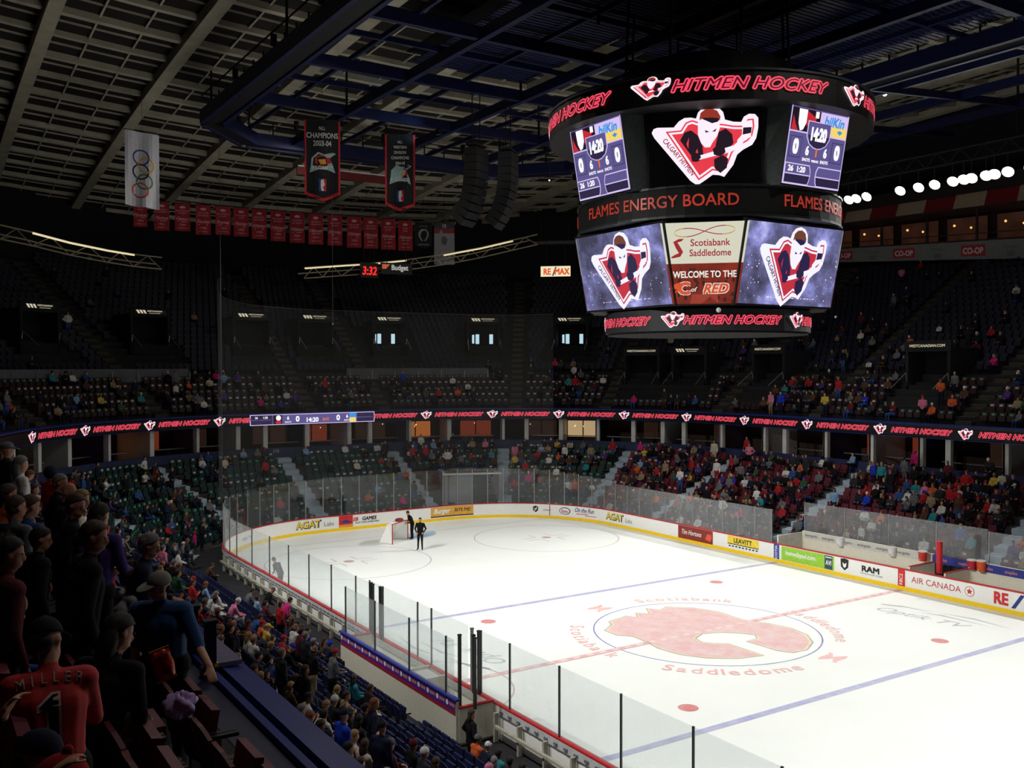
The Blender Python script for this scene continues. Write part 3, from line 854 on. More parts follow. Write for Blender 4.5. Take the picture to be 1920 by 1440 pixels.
for nm, y0, y1, mt, word, wm in (('advert_strip', 7.6, -.2, white_paint, 'energetix', ad_grey), ('advert_strip', -.3, -15, mat('ad_royal', (50, 60, 150)), 'staples', mat('ad_peach', (220, 150, 110)))):
    m = MB(); mp = plane(Vector((15.03, y0, 1.42))-fo, (0, -1, 0), (0, 0, 1)); m.rect(0, -.22, y0-y1, .16, mp, 0)
    x = .5
    while x < y0-y1-.4: m.text(word, x, -.1, .16, mp, 1, .005, .01); x += 1.15
    m.build(nm, [mt, wm], fb)
for i, y in enumerate([7.7, 5.0, 2.3, -.4]):
    pane((15.2, y), (15.2, y-2.65), 1.55, 3.2, 'glass_panel', 'tall glass panel behind the far team bench, %s along from its left end' % ordw(i+1), 'glass behind the far team bench')
for i, y in enumerate([-3.1, -5.7, -8.3, -10.9]):
    pane((15.2, y), (15.2, y-2.55), 1.55, 3.1, 'glass_panel', 'tall glass panel behind the far bench near the coolers, %s along' % ordw(i+1), 'glass behind the far cooler bench')
for i, (y, x, c, h) in enumerate([(5.1, 14.95, (230, 230, 232), .42), (.0, 14.7, (205, 60, 45), .45), (-2.9, 14.9, (225, 90, 40), .45), (-2.4, 14.95, (190, 40, 60), .4), (1.9, 14.95, (225, 225, 226), .42)]):
    root = empty('drinks_cooler', (x, y, 1.25 if i not in (0, 4) else 1.15)); nmc = ['white and red', 'red', 'orange', 'crimson', 'white with red base'][i]
    tag(root, uniq('%s drinks cooler standing on the far team bench wall' % nmc), 'cooler')
    m = MB(); m.tube([(0, 0, 0), (0, 0, h*.3), (0, 0, h)], [.19, .2, .22], 16); m.build('body', mat('cooler_%d' % i, c, .4), root)
    m = MB(); m.tube([(0, 0, h), (0, 0, h+.05)], [.235, .2], 16); m.build('lid', white_paint, root)
    m = MB(); m.box((-.21, 0, .08), (.06, .05, .05)); m.build('tap', white_paint, root)
m = MB(); m.tube([(0, 0, 0), (0, 0, 1.5)], .14, 10); o = m.build('padded_post', mat('pad_red', (190, 30, 40)), None, loc=(13.6, -1.6, 1.07)); tag(o, uniq('red padded post at the edge of the far bench glass'), 'post')

# ------------------------------------------------------------------ goal
def skewed(px, py, z=ZI): d = ray(px, py); t = (z-CAM.z)/d.z; return CAM+d*t
g0 = (skewed(765, 1018)+skewed(736, 1014))/2
goal = empty('hockey_goal', (g0.x, g0.y, .035), math.radians(33)); tag(goal, uniq('red framed hockey goal with white netting on the far ice'), 'goal')
W2 = .92
m = MB()
m.tube([(W2, 0, 0), (W2, 0, 1.22), (-W2, 0, 1.22), (-W2, 0, 0)], .035, 8); m.build('goal_frame', rail_red, goal)
m = MB(); m.tube([(W2, 0, 0), (.75, 1.05, 0), (0, 1.2, 0), (-.75, 1.05, 0), (-W2, 0, 0)], .03, 6); m.tube([(W2, 0, 1.22), (.6, .5, 1.22), (-.6, .5, 1.22), (-W2, 0, 1.22)], .025, 6); m.build('base_frame', white_paint, goal)
m = MB(); top = [(W2, 0, 1.22), (.6, .5, 1.22), (-.6, .5, 1.22), (-W2, 0, 1.22)]; bot = [(W2, 0, 0), (.75, 1.05, 0), (-.75, 1.05, 0), (-W2, 0, 0)]
m.add(top+bot, [(0, 1, 5, 4), (1, 2, 6, 5), (2, 3, 7, 6), (0, 3, 2, 1)]); m.build('net', GOALNET, goal)
m = MB(); m.ball((.3, .25, 1.32), (.36, .24, .1), 10); o = m.build('kit_bag', mat('bag_red', (120, 30, 40))); o.parent = None; o.matrix_world = Matrix.Translation((g0.x, g0.y, .03)) @ Matrix.Rotation(math.radians(33), 4, 'Z'); tag(o, uniq('dark red kit bag lying on top of the goal'), 'bag')


# ------------------------------------------------------------------ team emblem artwork (pixels of the big centre screen, scaled to 1 wide)
def E(x, y): return ((x-1321.5)/167, (272-y)/167)


EW = [(1238, 248), (1241, 242), (1247, 240), (1273, 241), (1281, 232), (1290, 227), (1300, 227), (1308, 229), (1311, 220), (1318, 213), (1330, 210), (1342, 213), (1350, 221), (1353, 233), (1366, 237), (1378, 238), (1382, 230), (1390, 226), (1399, 227), (1404, 233), (1404, 248), (1401, 264), (1395, 274), (1381, 281), (1372, 288), (1366, 304), (1352, 322), (1344, 319), (1334, 318), (1324, 325), (1310, 334), (1299, 326), (1242, 256)]
ER = [(1260, 247), (1284, 246), (1292, 234), (1302, 231), (1313, 235), (1352, 240), (1366, 243), (1381, 244), (1388, 234), (1397, 234), (1398, 246), (1395, 260), (1388, 268), (1372, 276), (1364, 286), (1358, 302), (1347, 314), (1334, 311), (1324, 318), (1312, 326)]
def inset(pts, k):
    out = []; n = len(pts); ar = sum(pts[i][0]*pts[(i+1) % n][1]-pts[(i+1) % n][0]*pts[i][1] for i in range(n)); s_ = 1 if ar > 0 else -1
    for i in range(n):
        a, b, c = pts[i-1], pts[i], pts[(i+1) % n]; d1 = Vector((b[0]-a[0], b[1]-a[1])).normalized(); d2 = Vector((c[0]-b[0], c[1]-b[1])).normalized()
        n1 = Vector((-d1.y, d1.x)); n2 = Vector((-d2.y, d2.x)); h_ = (n1+n2); h_ = h_.normalized()/max(.45, h_.length/2)
        out.append((b[0]+h_.x*k*s_, b[1]+h_.y*k*s_))
    return out


EWI, ERI = inset(ER, 2.4), inset(ER, 5.5)
EBL = [[(1283, 262), (1290, 250), (1300, 247), (1310, 255), (1318, 272), (1320, 290), (1312, 296), (1300, 286)], [(1343, 252), (1354, 247), (1364, 256), (1366, 270), (1356, 282), (1344, 286), (1338, 275)], [(1336, 294), (1350, 288), (1358, 294), (1356, 308), (1346, 316), (1337, 308)]]
ESTR = [[(1304, 290), (1310, 276), (1313, 292)], [(1326, 300), (1329, 282), (1333, 300)], [(1293, 268), (1297, 258), (1296, 276)]]
EST = [(1312, 294), (1314, 287), (1366, 274), (1376, 266), (1382, 268), (1378, 276), (1362, 284)]
ESTB = [(1380, 238), (1394, 236), (1393, 262), (1380, 268), (1372, 272), (1372, 266), (1379, 258)]
ESTK = [(1381, 247), (1394, 247), (1393, 256), (1380, 258)]
EF = [(1311, 232), (1318, 229), (1333, 235), (1344, 232), (1345, 246), (1341, 258), (1333, 269), (1330, 275), (1322, 275), (1316, 268), (1311, 254)]
EH = [(1313, 232), (1315, 221), (1322, 216), (1332, 215), (1341, 219), (1346, 228), (1345, 234), (1333, 237), (1318, 231)]
EHT = [(1317, 229), (1333, 229), (1344, 231), (1342, 236), (1333, 238), (1319, 231)]
EE = [[(1322, 248), (1329, 251), (1323, 252)], [(1333, 251), (1340, 246), (1338, 251)]]
EG = [[(1300, 288), (1306, 282), (1313, 284), (1316, 290), (1310, 297), (1302, 296)], [(1334, 278), (1342, 272), (1352, 274), (1354, 284), (1346, 290), (1336, 287)]]
EM = [led('emblem_white', (255, 240, 252)), led('emblem_red', (232, 60, 74)), led('emblem_black', (34, 22, 34)), led('emblem_hair', (150, 52, 40)), led('emblem_text', (140, 24, 50))]


def emblem(m, mp, w_, x=0, y=0, tiny=False, k=1.0, step=None, l0=0.0, sy=1.0):
    """lit team emblem w_ wide centred at x, y"""
    def q(a, b, l=0.0): return mp(x+a*w_, y+b*w_*sy, l*k+l0)
    P = lambda pts: [E(*p) for p in pts]
    def pl(pts, mi, l): m.poly(P(pts), q, mi, l, step)
    pl(EW, 0, .0); pl(ER, 1, .006); pl(EWI, 0, .012); pl(ERI, 1, .018)
    for b in EBL: pl(b, 2, .024)
    if not tiny:
        for b in ESTR: pl(b, 1, .03)
    pl(ESTB, 0, .03); pl(ESTK, 2, .036); pl(EST, 0, .032)
    for b in EG: pl(b, 2, .038)
    pl(EF, 0, .044); pl(EH, 3, .044); pl(EHT, 2, .05)
    if not tiny:
        for b in EE: pl(b, 2, .05)
    an = math.atan2(-(326-256), 1303-1246); a, b = E(1275, 288)
    cw = .50
    if tiny:
        m.poly([E(1250, 250), E(1256, 250), E(1308, 318), E(1304, 322)], q, 1, .012)
    else:
        m.text('CALGARY HITMEN', a+.018, b-.012, .048, q, 4, .012, .012, 0, sx=.8, rot=an)


pink, pink_dark = led('pink_red', (255, 82, 102), 1.0), led('letter_wine', (96, 10, 44))


def slogan(m, mp, h, x=0, y=0, s='HITMEN HOCKEY', sx=1.25):
    for i in range(8):
        t = i*PI/4; m.text(s, x+math.cos(t)*h*.13, y+math.sin(t)*h*.13, h, mp, 0, .0005*i, .0, .35, sx=sx)
    m.text(s, x, y, h, mp, 1, .012, .0, .35, sx=sx)


# ------------------------------------------------------------------ ribbon board round the suite level
rib = empty('ribbon_board'); tag(rib, uniq('long black ribbon display round the balcony front with pink lettering and emblems'), 'display board')
m = MB(); sweep(m, [(11.22, 6.55), (11.1, 6.6), (11.1, 7.22), (11.22, 7.28)], A0, 90, 1.0, closed=True); m.build('panel', mat('ribbon_black', (10, 9, 16), .5), rib)
for k in range(-1, 15):
    a = 3.6+5.7*k
    if not 54.5 < a < 63: m = MB(); emblem(m, curved(11.09, a, 6.91), .92, 0, 0, True, .5, None, .004); m.build('emblem', EM, rib)
    if 54 < a-2.85 < 63: continue
    m = MB(); slogan(m, curved(11.09, a-2.85, 6.78), .3, 0, 0, sx=1.22); m.build('lettering', [pink, pink_dark], rib)
lil = [led('scr_bg', (92, 84, 140)), led('scr_dark', (40, 32, 66)), led('scr_line', (215, 195, 245)), led('scr_white', (255, 250, 255), 1.15), led('scr_orange', (240, 120, 30)), led('scr_blue', (60, 150, 225)), led('scr_yellow', (245, 215, 110)), led('scr_red', (200, 40, 50)), led('scr_black', (30, 18, 34))]
m = MB(); mp = curved(11.085, 63.9, 6.9); wd = 10.1
m.rect(0, -.40, wd, .40, mp, 2, .0, .6); m.rect(.06, -.35, wd-.06, .35, mp, 0, .006, .6)
for x0, x1 in ((.06, 1.7), (8.6, wd-.06)): m.rect(x0, -.35, x1, -.03, mp, 1, .01, .6); m.rect(x0, .03, x1, .35, mp, 1, .01, .6)
m.text('26', .5, .1, .16, mp, 3, .016, .02); m.text('1:20', 1.2, .1, .16, mp, 3, .016, .02)
m.rect(1.8, -.35, 2.5, .35, mp, 8, .012); m.poly(ell(2.2, .12, .2, .2, 10), mp, 3, .016); m.rect(2.0, -.3, 2.4, -.1, mp, 7, .016)
for x, s in ((2.95, '6'), (7.75, '6')): m.text(s, x, -.02, .26, mp, 3, .016, .02); m.text('SHOTS', x, -.26, .12, mp, 3, .016, .01)
for x in (3.7, 7.0): m.text('0', x, -.18, .42, mp, 3, .016, .03)
m.text('14:20', 4.9, -.24, .34, mp, 3, .016, .03); m.text('INT', 6.0, -.2, .24, mp, 4, .016, .02)
m.rect(7.95, .0, 8.5, .35, mp, 5, .014); m.rect(7.95, -.35, 8.5, .0, mp, 6, .014); m.build('score_strip', lil, rib)
# ------------------------------------------------------------------ the hanging scoreboard over centre ice
sb = empty('scoreboard', (0, 0, 17)); tag(sb, uniq('huge black eight-sided scoreboard with lit screens hanging above centre ice'), 'scoreboard')
SBO = Vector((0, 0, 17))
UP = Vector((0, 0, 1))


def face(ang, rt, rb, zt, zb):
    """mapper centred on a leaning face whose outward normal points at ang degrees"""
    t = math.radians(ang); n = Vector((math.cos(t), math.sin(t), 0)); right = (-n).cross(UP)
    top, bot = n*rt+UP*zt, n*rb+UP*zb
    return plane((top+bot)/2-SBO, right, top-bot), (top-bot).length


def cyl(r, z0, z1, mt, name, r1=None, n=48, caps=True):
    m = MB(); b = 0
    for i in range(n):
        t = 2*PI*i/n; m.v.append((r*math.cos(t), r*math.sin(t), z0-17)); m.v.append(((r1 or r)*math.cos(t), (r1 or r)*math.sin(t), z1-17))
    for i in range(n):
        j = (i+1) % n; m.f.append((2*i, 2*j, 2*j+1, 2*i+1)); m.m.append(0)
    if caps: m.f.append(tuple(2*i+1 for i in range(n))); m.f.append(tuple(2*i for i in reversed(range(n)))); m.m += [0, 0]
    return m.build(name, mt, sb)


sb_black = mat('board_black', (9, 9, 11), .6); sb_grey = mat('board_charcoal', (36, 36, 40), .6)
cyl(6.37, 19.95, 21.0, sb_black, 'upper_ring'); cyl(6.42, 20.95, 21.02, sb_grey, 'ring_trim')
cyl(5.2, 16.25, 17.28, sb_black, 'name_ring'); cyl(5.25, 17.24, 17.32, post_dark, 'ring_trim'); cyl(5.25, 16.18, 16.26, post_dark, 'ring_trim')
cyl(4.08, 12.2, 13.0, sb_grey, 'lower_ring'); cyl(3.4, 13.0, 13.4, sb_black, 'ring_neck'); cyl(4.0, 12.12, 12.2, dull_black, 'ring_trim')
cyl(3.2, 13.2, 22.5, dull_black, 'core', n=24); cyl(4.2, 21, 22.6, sb_black, 'cap_housing', 3.4, 24)


def octa(hw, rt, rb, zt, zb, name, mt):
    """eight sided block, faces hw half wide on the four axes"""
    m = MB()
    for r, z in ((rt, zt), (rb, zb)):
        for k in range(4):
            t = k*PI/2; n = Vector((math.cos(t), math.sin(t), 0)); s = Vector((-n.y, n.x, 0))
            for q in (-1, 1): m.v.append(tuple(n*r+s*hw*q+UP*(z-17)))
    m.f = [tuple(range(8)), tuple(reversed(range(8, 16)))]+[(i, i+8, (i+1) % 8+8, (i+1) % 8) for i in range(8)]; m.m = [0]*10
    return m.build(name, mt, sb)


octa(2.6, 4.6, 4.02, 16.02, 13.1, 'video_housing', sb_black)
octa(2.2, 5.0, 4.75, 20.0, 17.3, 'panel_housing', sb_black)
# tall score screens on boxes with flared metal sides
for ang in (180, 270, 0, 90):
    mp, H = face(ang, 5.75, 5.25, 20.02, 17.32)
    m = MB(); hw = 1.56; t = math.radians(ang); n = Vector((math.cos(t), math.sin(t), 0)); rt = (-n).cross(UP)
    top, bot = n*5.74+UP*3.06, n*5.24+UP*.28
    P = [top-rt*hw, top+rt*hw, bot+rt*hw, bot-rt*hw, top-rt*2.2-n*1.3, top+rt*2.2-n*1.3, bot+rt*2.2-n*1.0, bot-rt*2.2-n*1.0]
    m.add(P, [(1, 5, 6, 2), (0, 3, 7, 4), (0, 4, 5, 1), (3, 2, 6, 7)], 0); m.add(P[:4], [(0, 1, 2, 3)], 1)
    m.build('score_screen_housing', [mat('brushed_side', (130, 138, 138), .35, .7), sb_black], sb)
    m = MB(); w, h = 1.52, 1.36
    m.rect(-w, -h, w, h, mp, 2, .01); m.rect(-w+.04, -h+.04, w-.04, h-.04, mp, 0, .015)
    # crests on top
    m.rect(-w+.05, .48, -.02, h-.1, mp, 8, .02); m.poly([(-1.15, h-.12), (-.72, h-.12), (-.72, .8), (-.85, .55), (-1.0, .5), (-1.12, .75)], mp, 3, .03)
    m.poly([(-.7, h-.15), (-.2, 1.0), (-.3, .8), (-.7, .7)], mp, 7, .027); m.poly([(-1.45, .5), (-1.4, 1.0), (-1.25, .7), (-1.1, .5)], mp, 7, .027); m.rect(-.28, 1.02, -.1, h-.12, mp, 3, .028)
    m.rect(0, .48, w-.05, h-.1, mp, 6, .02); m.rect(0, .85, w-.05, h-.1, mp, 2, .022); m.text('bilKin', .75, .83, .34, mp, 5, .03, .03, .2); m.poly([(.95, .68), (1.1, .75), (1.25, .68), (1.1, .58)], mp, 5, .03)
    sh = [(-.62, .9), (.62, .9), (.62, .35), (.45, .1), (.2, -.02), (0, -.05), (-.2, -.02), (-.45, .1), (-.62, .35)]
    m.rect(-w+.02, .44, w-.02, .49, mp, 2, .024)
    m.poly(sh, mp, 2, .034); m.poly([(a*.94, b*.94+.025) for a, b in sh], mp, 0, .04); m.poly([(-.55, .42), (.55, .42), (.42, .12), (.2, .02), (0, 0), (-.2, .02), (-.42, .12)], mp, 1, .044)
    m.text('14:20', 0, .25, .46, mp, 3, .052, .035, sx=.62)
    for x in (-1.1, 1.1):
        m.rect(x-.3, -.42, x+.3, .3, mp, 1, .02); m.rect(x-.28, -.4, x+.28, .28, mp, 0, .024); m.text('0', x, -.28, .5, mp, 3, .034, .045, sx=.75)
    for x in (-.48, .48): m.text('6', x, -.28, .32, mp, 3, .034, .03, sx=.8); m.text('SHOTS', x, -.5, .11, mp, 3, .034, .02, sx=.9)
    m.text('1', 0, -.3, .3, mp, 4, .034, .03); m.text('PERIOD', 0, -.5, .08, mp, 3, .034, .02)
    for sx in (-1, 1):
        q = [(sx*(w-.03), -.62), (sx*.22, -.62), (sx*.14, -.8), (sx*.12, -1.0), (sx*.16, -1.2), (sx*.22, -h+.03), (sx*(w-.03), -h+.03)]
        m.poly(q, mp, 2, .024); q = [(sx*(w-.06), -.66), (sx*.25, -.66), (sx*.18, -.82), (sx*.16, -.97), (sx*(w-.06), -.97)]; m.poly(q, mp, 0, .03)
        q = [(sx*(w-.06), -1.01), (sx*.16, -1.01), (sx*.2, -1.2), (sx*.25, -h+.06), (sx*(w-.06), -h+.06)]; m.poly(q, mp, 1, .03)
    m.text('26', -1.2, -.9, .2, mp, 3, .036, .03); m.text('1:20', -.65, -.9, .2, mp, 3, .036, .03)
    m.build('score_screen', lil, sb)
# corner panels with the emblem
for ang in (225, 315, 45, 135):
    mp, H = face(ang, 5.16, 4.96, 20.0, 17.3)
    m = MB(); m.rect(-1.95, -1.35, 1.95, 1.35, mp, 0, -.02); m.build('emblem_screen', mat('screen_black', (20, 20, 22), .3), sb)
    m = MB(); emblem(m, mp, 3.72, 0, .05, step=None); m.build('emblem', EM, sb)
    mp, H = face(ang, 5.13, 4.72, 16.0, 13.12)
    tp = lambda y: 1.56+(y-1.45)*.145
    m = MB(); m.poly([(-tp(1.45), 1.45), (-tp(0), 0), (tp(0), 0), (tp(1.45), 1.45)], mp, 0, .0); m.poly([(-tp(0), 0), (-tp(-1.45), -1.45), (tp(-1.45), -1.45), (tp(0), 0)], mp, 1, .0)
    for i in range(46):
        x, y = RND.uniform(-1.05, 1.05), RND.uniform(-1.4, -.2); r = RND.uniform(.02, .07)
        m.poly(ell(x, y, r, r*1.6, 7), mp, 5, .004)  # dark red specks printed on the panel
    m.poly([(-.5, -1.44), (-.45, -1.1), (.45, -1.1), (.5, -1.44), (.2, -1.2), (-.1, -1.42)], mp, 6, .005)
    m.text('Scotiabank', .2, .62, .25, mp, 2, .01, .012, sx=.93); m.text('Saddledome', .2, .26, .25, mp, 2, .01, .012, sx=.87)
    m.poly([(-1.1, .78), (-.9, .88), (-.72, .88), (-.8, .8), (-.95, .76), (-.85, .6), (-.75, .42), (-.85, .25), (-1.1, .2), (-1.2, .22), (-1.05, .32), (-.9, .38), (-1.0, .55)], mp, 2, .01)
    for i in range(48):
        t0, t1 = 2*PI*i/48, 2*PI*(i+1)/48
        lem = lambda t, w_: (1.06*math.cos(t)/(1+math.sin(t)**2), 1.13-.42*math.sin(t)*math.cos(t)/(1+math.sin(t)**2)+w_+.04*math.cos(t))
        m.poly([lem(t0, -.016), lem(t1, -.016), lem(t1, .016), lem(t0, .016)], mp, 7 if abs(math.cos(t0)) > .8 else 2, .01)
    m.text('WELCOME TO THE', 0, -.5, .24, mp, 3, .01, .02, sx=.78)
    m.text('C', -.72, -1.08, .42, mp, 3, .008, .08); m.text('C', -.72, -1.08, .42, mp, 4, .012, .05); m.poly([(-1.1, -.75), (-.85, -.65), (-.8, -.95), (-1.1, -1.05), (-.95, -.92), (-1.15, -.88)], mp, 4, .013)
    m.text('of', -.36, -1.0, .17, mp, 3, .012, .01, .3); m.text('RED', .4, -1.06, .34, mp, 3, .008, .08, .3); m.text('RED', .4, -1.06, .34, mp, 4, .012, .035, .3)
    m.build('sponsor_panel', [mat('panel_cream', (228, 226, 204), .5, emit=.85, vary=.01), mat('panel_red', (150, 44, 26), .5, emit=.62, vary=.3, scale=2), mat('panel_crimson', (172, 40, 52), .5, emit=.8), mat('panel_text', (240, 235, 225), emit=.95), mat('panel_flame', (220, 84, 42), emit=.9), mat('panel_speck', (92, 26, 18), emit=.4), mat('panel_blotch', (196, 74, 48), emit=.55), mat('panel_gold', (205, 160, 70), emit=.8)], sb)


def video_material():
    """blue glow and sparks of the running video"""
    m = bpy.data.materials.new('video_glow'); m.use_nodes = True; nt = m.node_tree; b = nt.nodes['Principled BSDF']; b.inputs['Base Color'].default_value = (.01, .01, .01, 1)
    tc = nt.nodes.new('ShaderNodeTexCoord'); nz = nt.nodes.new('ShaderNodeTexNoise'); nz.inputs['Scale'].default_value = .75; nz.inputs['Detail'].default_value = 5; nz.inputs['Roughness'].default_value = .6
    rp = nt.nodes.new('ShaderNodeValToRGB'); e = rp.color_ramp.elements; e[0].position = .36; e[0].color = lin((62, 60, 84))+(1,); e[1].position = .72; e[1].color = lin((205, 210, 255))+(1,)
    q = e.new(.52); q.color = lin((104, 104, 150))+(1,)
    q = e.new(.62); q.color = lin((150, 150, 220))+(1,)
    nt.links.new(tc.outputs['Object'], nz.inputs['Vector']); nt.links.new(nz.outputs['Fac'], rp.inputs['Fac']); nt.links.new(rp.outputs['Color'], b.inputs['Emission Color']); b.inputs['Emission Strength'].default_value = .95
    return m


VG = video_material()
sp = led('spark', (255, 225, 235), 1.2)
VE = [led('v_white', (236, 234, 255), 1.1), led('v_red', (196, 44, 62)), led('v_black', (40, 30, 70)), led('v_hair', (112, 62, 50)), led('v_text', (60, 44, 70))]
for ang in (180, 270, 0, 90):
    mp, H = face(ang, 4.7, 4.1, 16.05, 13.12)
    m = MB(); m.box((0, 0, 0), (5.3, 3.1, .16), 0, 0, Matrix.Identity(4))
    fr = mp; vs = [Vector(v) for v in m.v]; m.v = [tuple(fr(v.x, v.y, v.z-.09)) for v in vs]; m.build('video_frame', sb_black, sb)
    m = MB(); m.rect(-2.56, -1.47, 2.56, 1.47, mp, 0, .005); m.build('video_screen', VG, sb)
    m = MB(); emblem(m, mp, 3.55, .0, -.05, k=1, sy=1.12, l0=.012); m.build('emblem', VE, sb)
    m = MB()
    for i in range(70):
        x = RND.uniform(-2.5, 2.5); y = RND.uniform(-1.4, .4)*(1 if abs(x) > 1.5 else .0)-(1.2 if abs(x) <= 1.5 else 0)
        r = RND.uniform(.008, .022); m.rect(x-r, y-r, x+r, y+r, mp, 0, .01)
    m.build('video_sparks', sp, sb)


def ringmap(r, ang, z0):
    t0 = math.radians(ang)
    def mp(x, y, l=0.0):
        t = t0+x/r; return Vector(((r+l)*math.cos(t), (r+l)*math.sin(t), z0+y-17))
    return mp


# lettering of the rings (x grows to the viewer's right = anticlockwise seen from above)
for k in range(5):
    m = MB(); slogan(m, ringmap(6.39, 240.6+72*k, 20.32), .4, 0, 0, sx=1.28); m.build('ring_lettering', [pink, pink_dark], sb)
    m = MB(); slogan(m, ringmap(4.1, 241+72*k, 12.45), .3, 0, 0, sx=1.15); m.build('ring_lettering', [pink, pink_dark], sb)
    m = MB(); emblem(m, ringmap(6.39, 208.2+72*k, 20.53), 1.5, 0, 0, True, .6, None, .004, .72); m.build('emblem', EM, sb)
    m = MB(); emblem(m, ringmap(4.1, 208.3+72*k, 12.61), .92, 0, 0, True, .6, None, .004, .9); m.build('emblem', EM, sb)
for ang in (202.7, 292.7, 22.7, 112.7):
    m = MB(); m.text('FLAMES ENERGY BOARD', 0, 0, .44, ringmap(5.22, ang, 16.57), 0, 0, .01, sx=.98); m.build('name_lettering', mat('name_letters', (205, 66, 50), .35, emit=.55, vary=.2, scale=.7), sb)
for k in range(8):
    t = math.radians(22.5+45*k); m = MB(); m.bar((3.4*math.cos(t), 3.4*math.sin(t), 5.4), (3.2*math.cos(t), 3.2*math.sin(t), 10.5), .08, .08); m.build('hanger', rig_dark, sb)
for k in range(10):
    t = math.radians(36*k); m = MB(); m.tube([(4.4*math.cos(t), 4.4*math.sin(t), -1.0), (4.4*math.cos(t), 4.4*math.sin(t), -.75)], .035, 6); m.build('strut', post_grey, sb)
m = MB(); m.ball((-3.6, -4.3, -4.15), .09, 8); m.ball((3.0, -4.0, -4.2), .05, 6); m.build('camera_pod', white_paint, sb)

# ------------------------------------------------------------------ lighting gantry of blue beams and catwalks
gt = empty('lighting_gantry', (0, 0, 25)); tag(gt, uniq('dark blue steel lighting gantry with catwalks hung below the roof'), 'gantry')
def beam(a, b, wd=.45, ht=.7, mt=rig_blue, name='beam'): m = MB(); m.bar(Vector(a)-Vector((0, 0, 25)), Vector(b)-Vector((0, 0, 25)), wd, ht); return m.build(name, mt, gt)
loopp = [(-12.6, -30), (-12.6, 26.5), (-9.2, 30.5), (9.2, 30.5), (12.6, 26.5), (12.6, -30)]
for (x0, y0), (x1, y1) in zip(loopp, loopp[1:]):
    for off in (-.55, .55):
        d = Vector((x1-x0, y1-y0, 0)).normalized(); n = Vector((-d.y, d.x, 0))*off
        beam(Vector((x0, y0, 25))+n, Vector((x1, y1, 25))+n, .22, .75)
        beam(Vector((x0, y0, 26.2))+n, Vector((x1, y1, 26.2))+n, .06, .06, rig_dark, 'railing')
    beam((x0, y0, 24.75), (x1, y1, 24.75), .9, .06, rig_dark, 'deck')
    L = math.hypot(x1-x0, y1-y0); k = int(L/1.5); m = MB()
    for i in range(k+1):
        p = Vector((x0+(x1-x0)*i/k, y0+(y1-y0)*i/k, 25.75)); m.box(p-Vector((0, 0, 25)), (.07, .07, 1.0))
        if i % 4 == 2: m.box(p-Vector((0, 0, 24.4)), (.22, .3, .5))
    m.build('railing_post', rig_dark, gt)['kind'] = 'stuff'
for y in (-22, -14, -7, 7, 14, 21.5): beam((-12.6, y, 25.2), (12.6, y, 25.2), .3, .55)
for y in (-18, -3.5, 3.5, 10.5, 18): beam((-12.6, y, 25.5), (12.6, y, 25.5), .16, .25)
for x in (-6.5, 0.2, 6.5): beam((x, -30, 25.1), (x, 30.5, 25.1), .3, .5)
for x in (-9.5, -3.2, 3.2, 9.5): beam((x, -30, 25.5), (x, 30.5, 25.5), .14, .22)
for (x0, x1, y0, y1) in [(-6.5, 0.2, 7, 14), (0.2, 6.5, -7, 7), (-6.5, .2, -7, 7), (6.5, 12.6, -7, 14), (-6.5, .2, -22, -7), (.2, 6.5, -22, -7), (6.5, 12.6, -22, -7), (-12.6, -6.5, -14, -7)]:
    m = MB(); n_ = int((y1-y0)/.28)
    for i in range(n_): m.box(((x0+x1)/2, y0+(i+.5)*.28, .85), (x1-x0-.2, .19, .04))
    m.build('grating_deck', rig_blue, gt)
    m = MB(); m.box(((x0+x1)/2, (y0+y1)/2, 1.4), (x1-x0, y1-y0, .08)); m.build('added_dark_sheet', rig_dark, gt)  # added dark sheet over the grating, hides the bounce-lit roof
# outer right hand beams toward the press box
for x in (18.5, 24, 30): beam((x, -20, 26.2+.05*(x-18)), (x, 34, 26.2+.05*(x-18)), .25, .5)
for y in (-12, -4, 4, 12, 20, 28): beam((12.6, y, 25.4), (36, y, 27.4), .22, .4)
for x, y in [(-12.6, 26.5), (-9.2, 30.5), (9.2, 30.5), (12.6, 26.5), (-12.6, 14), (-12.6, 0), (0.2, 30.5), (0.2, 14), (6.5, 21.5), (-6.5, 21.5), (12.6, 7), (3.2, 3), (-3.2, 3), (24, 12), (30, 4), (24, -4)]:
    beam((x, y, 25), (x, y, roof_z(x, y)), .1, .1, rig_dark, 'hanger')
# a lamp washing one beam blue-white
lamp('beam_wash_light', 'SPOT', (-2.0, 19.0, 24.0), 420, (.55, .75, 1), (-3.4, 21.5, 25.2), .2, 70, .8)
m = MB(); m.box((-2.0, 19.0, -.9), (.25, .3, .35)); m.build('wash_lamp', rig_dark, gt)
# red beam at the far end of the gantry
m = MB(); m.bar((-5.2, 33, -1.0), (3.6, 33, -1.0), .18, .5); m.build('red_beam', mat('beam_red', (96, 26, 32), .6), gt)
m = MB(); m.bar((-5.2, 32.8, -.7), (3.6, 32.8, -.7), .06, .06); m.build('white_pipe', white_paint, gt)


# small lamps in the rig
def bulb(px, py, y, col, label, r=.09, e=3.0):
    d = ray(px, py); t = (y-CAM.y)/d.y; p = CAM+d*t; o = empty('rig_lamp', p); tag(o, uniq(label), 'lamp')
    m = MB(); m.ball((0, 0, 0), r, 10); m.build('bulb', led('bulb_%d' % col[2], col, e), o)
    m = MB(); m.tube([(0, 0, r*.6), (0, 0, r*1.8), (0, 0, 1.4)], [r*1.1, r*.7, .02], 8); m.build('socket', rig_dark, o)


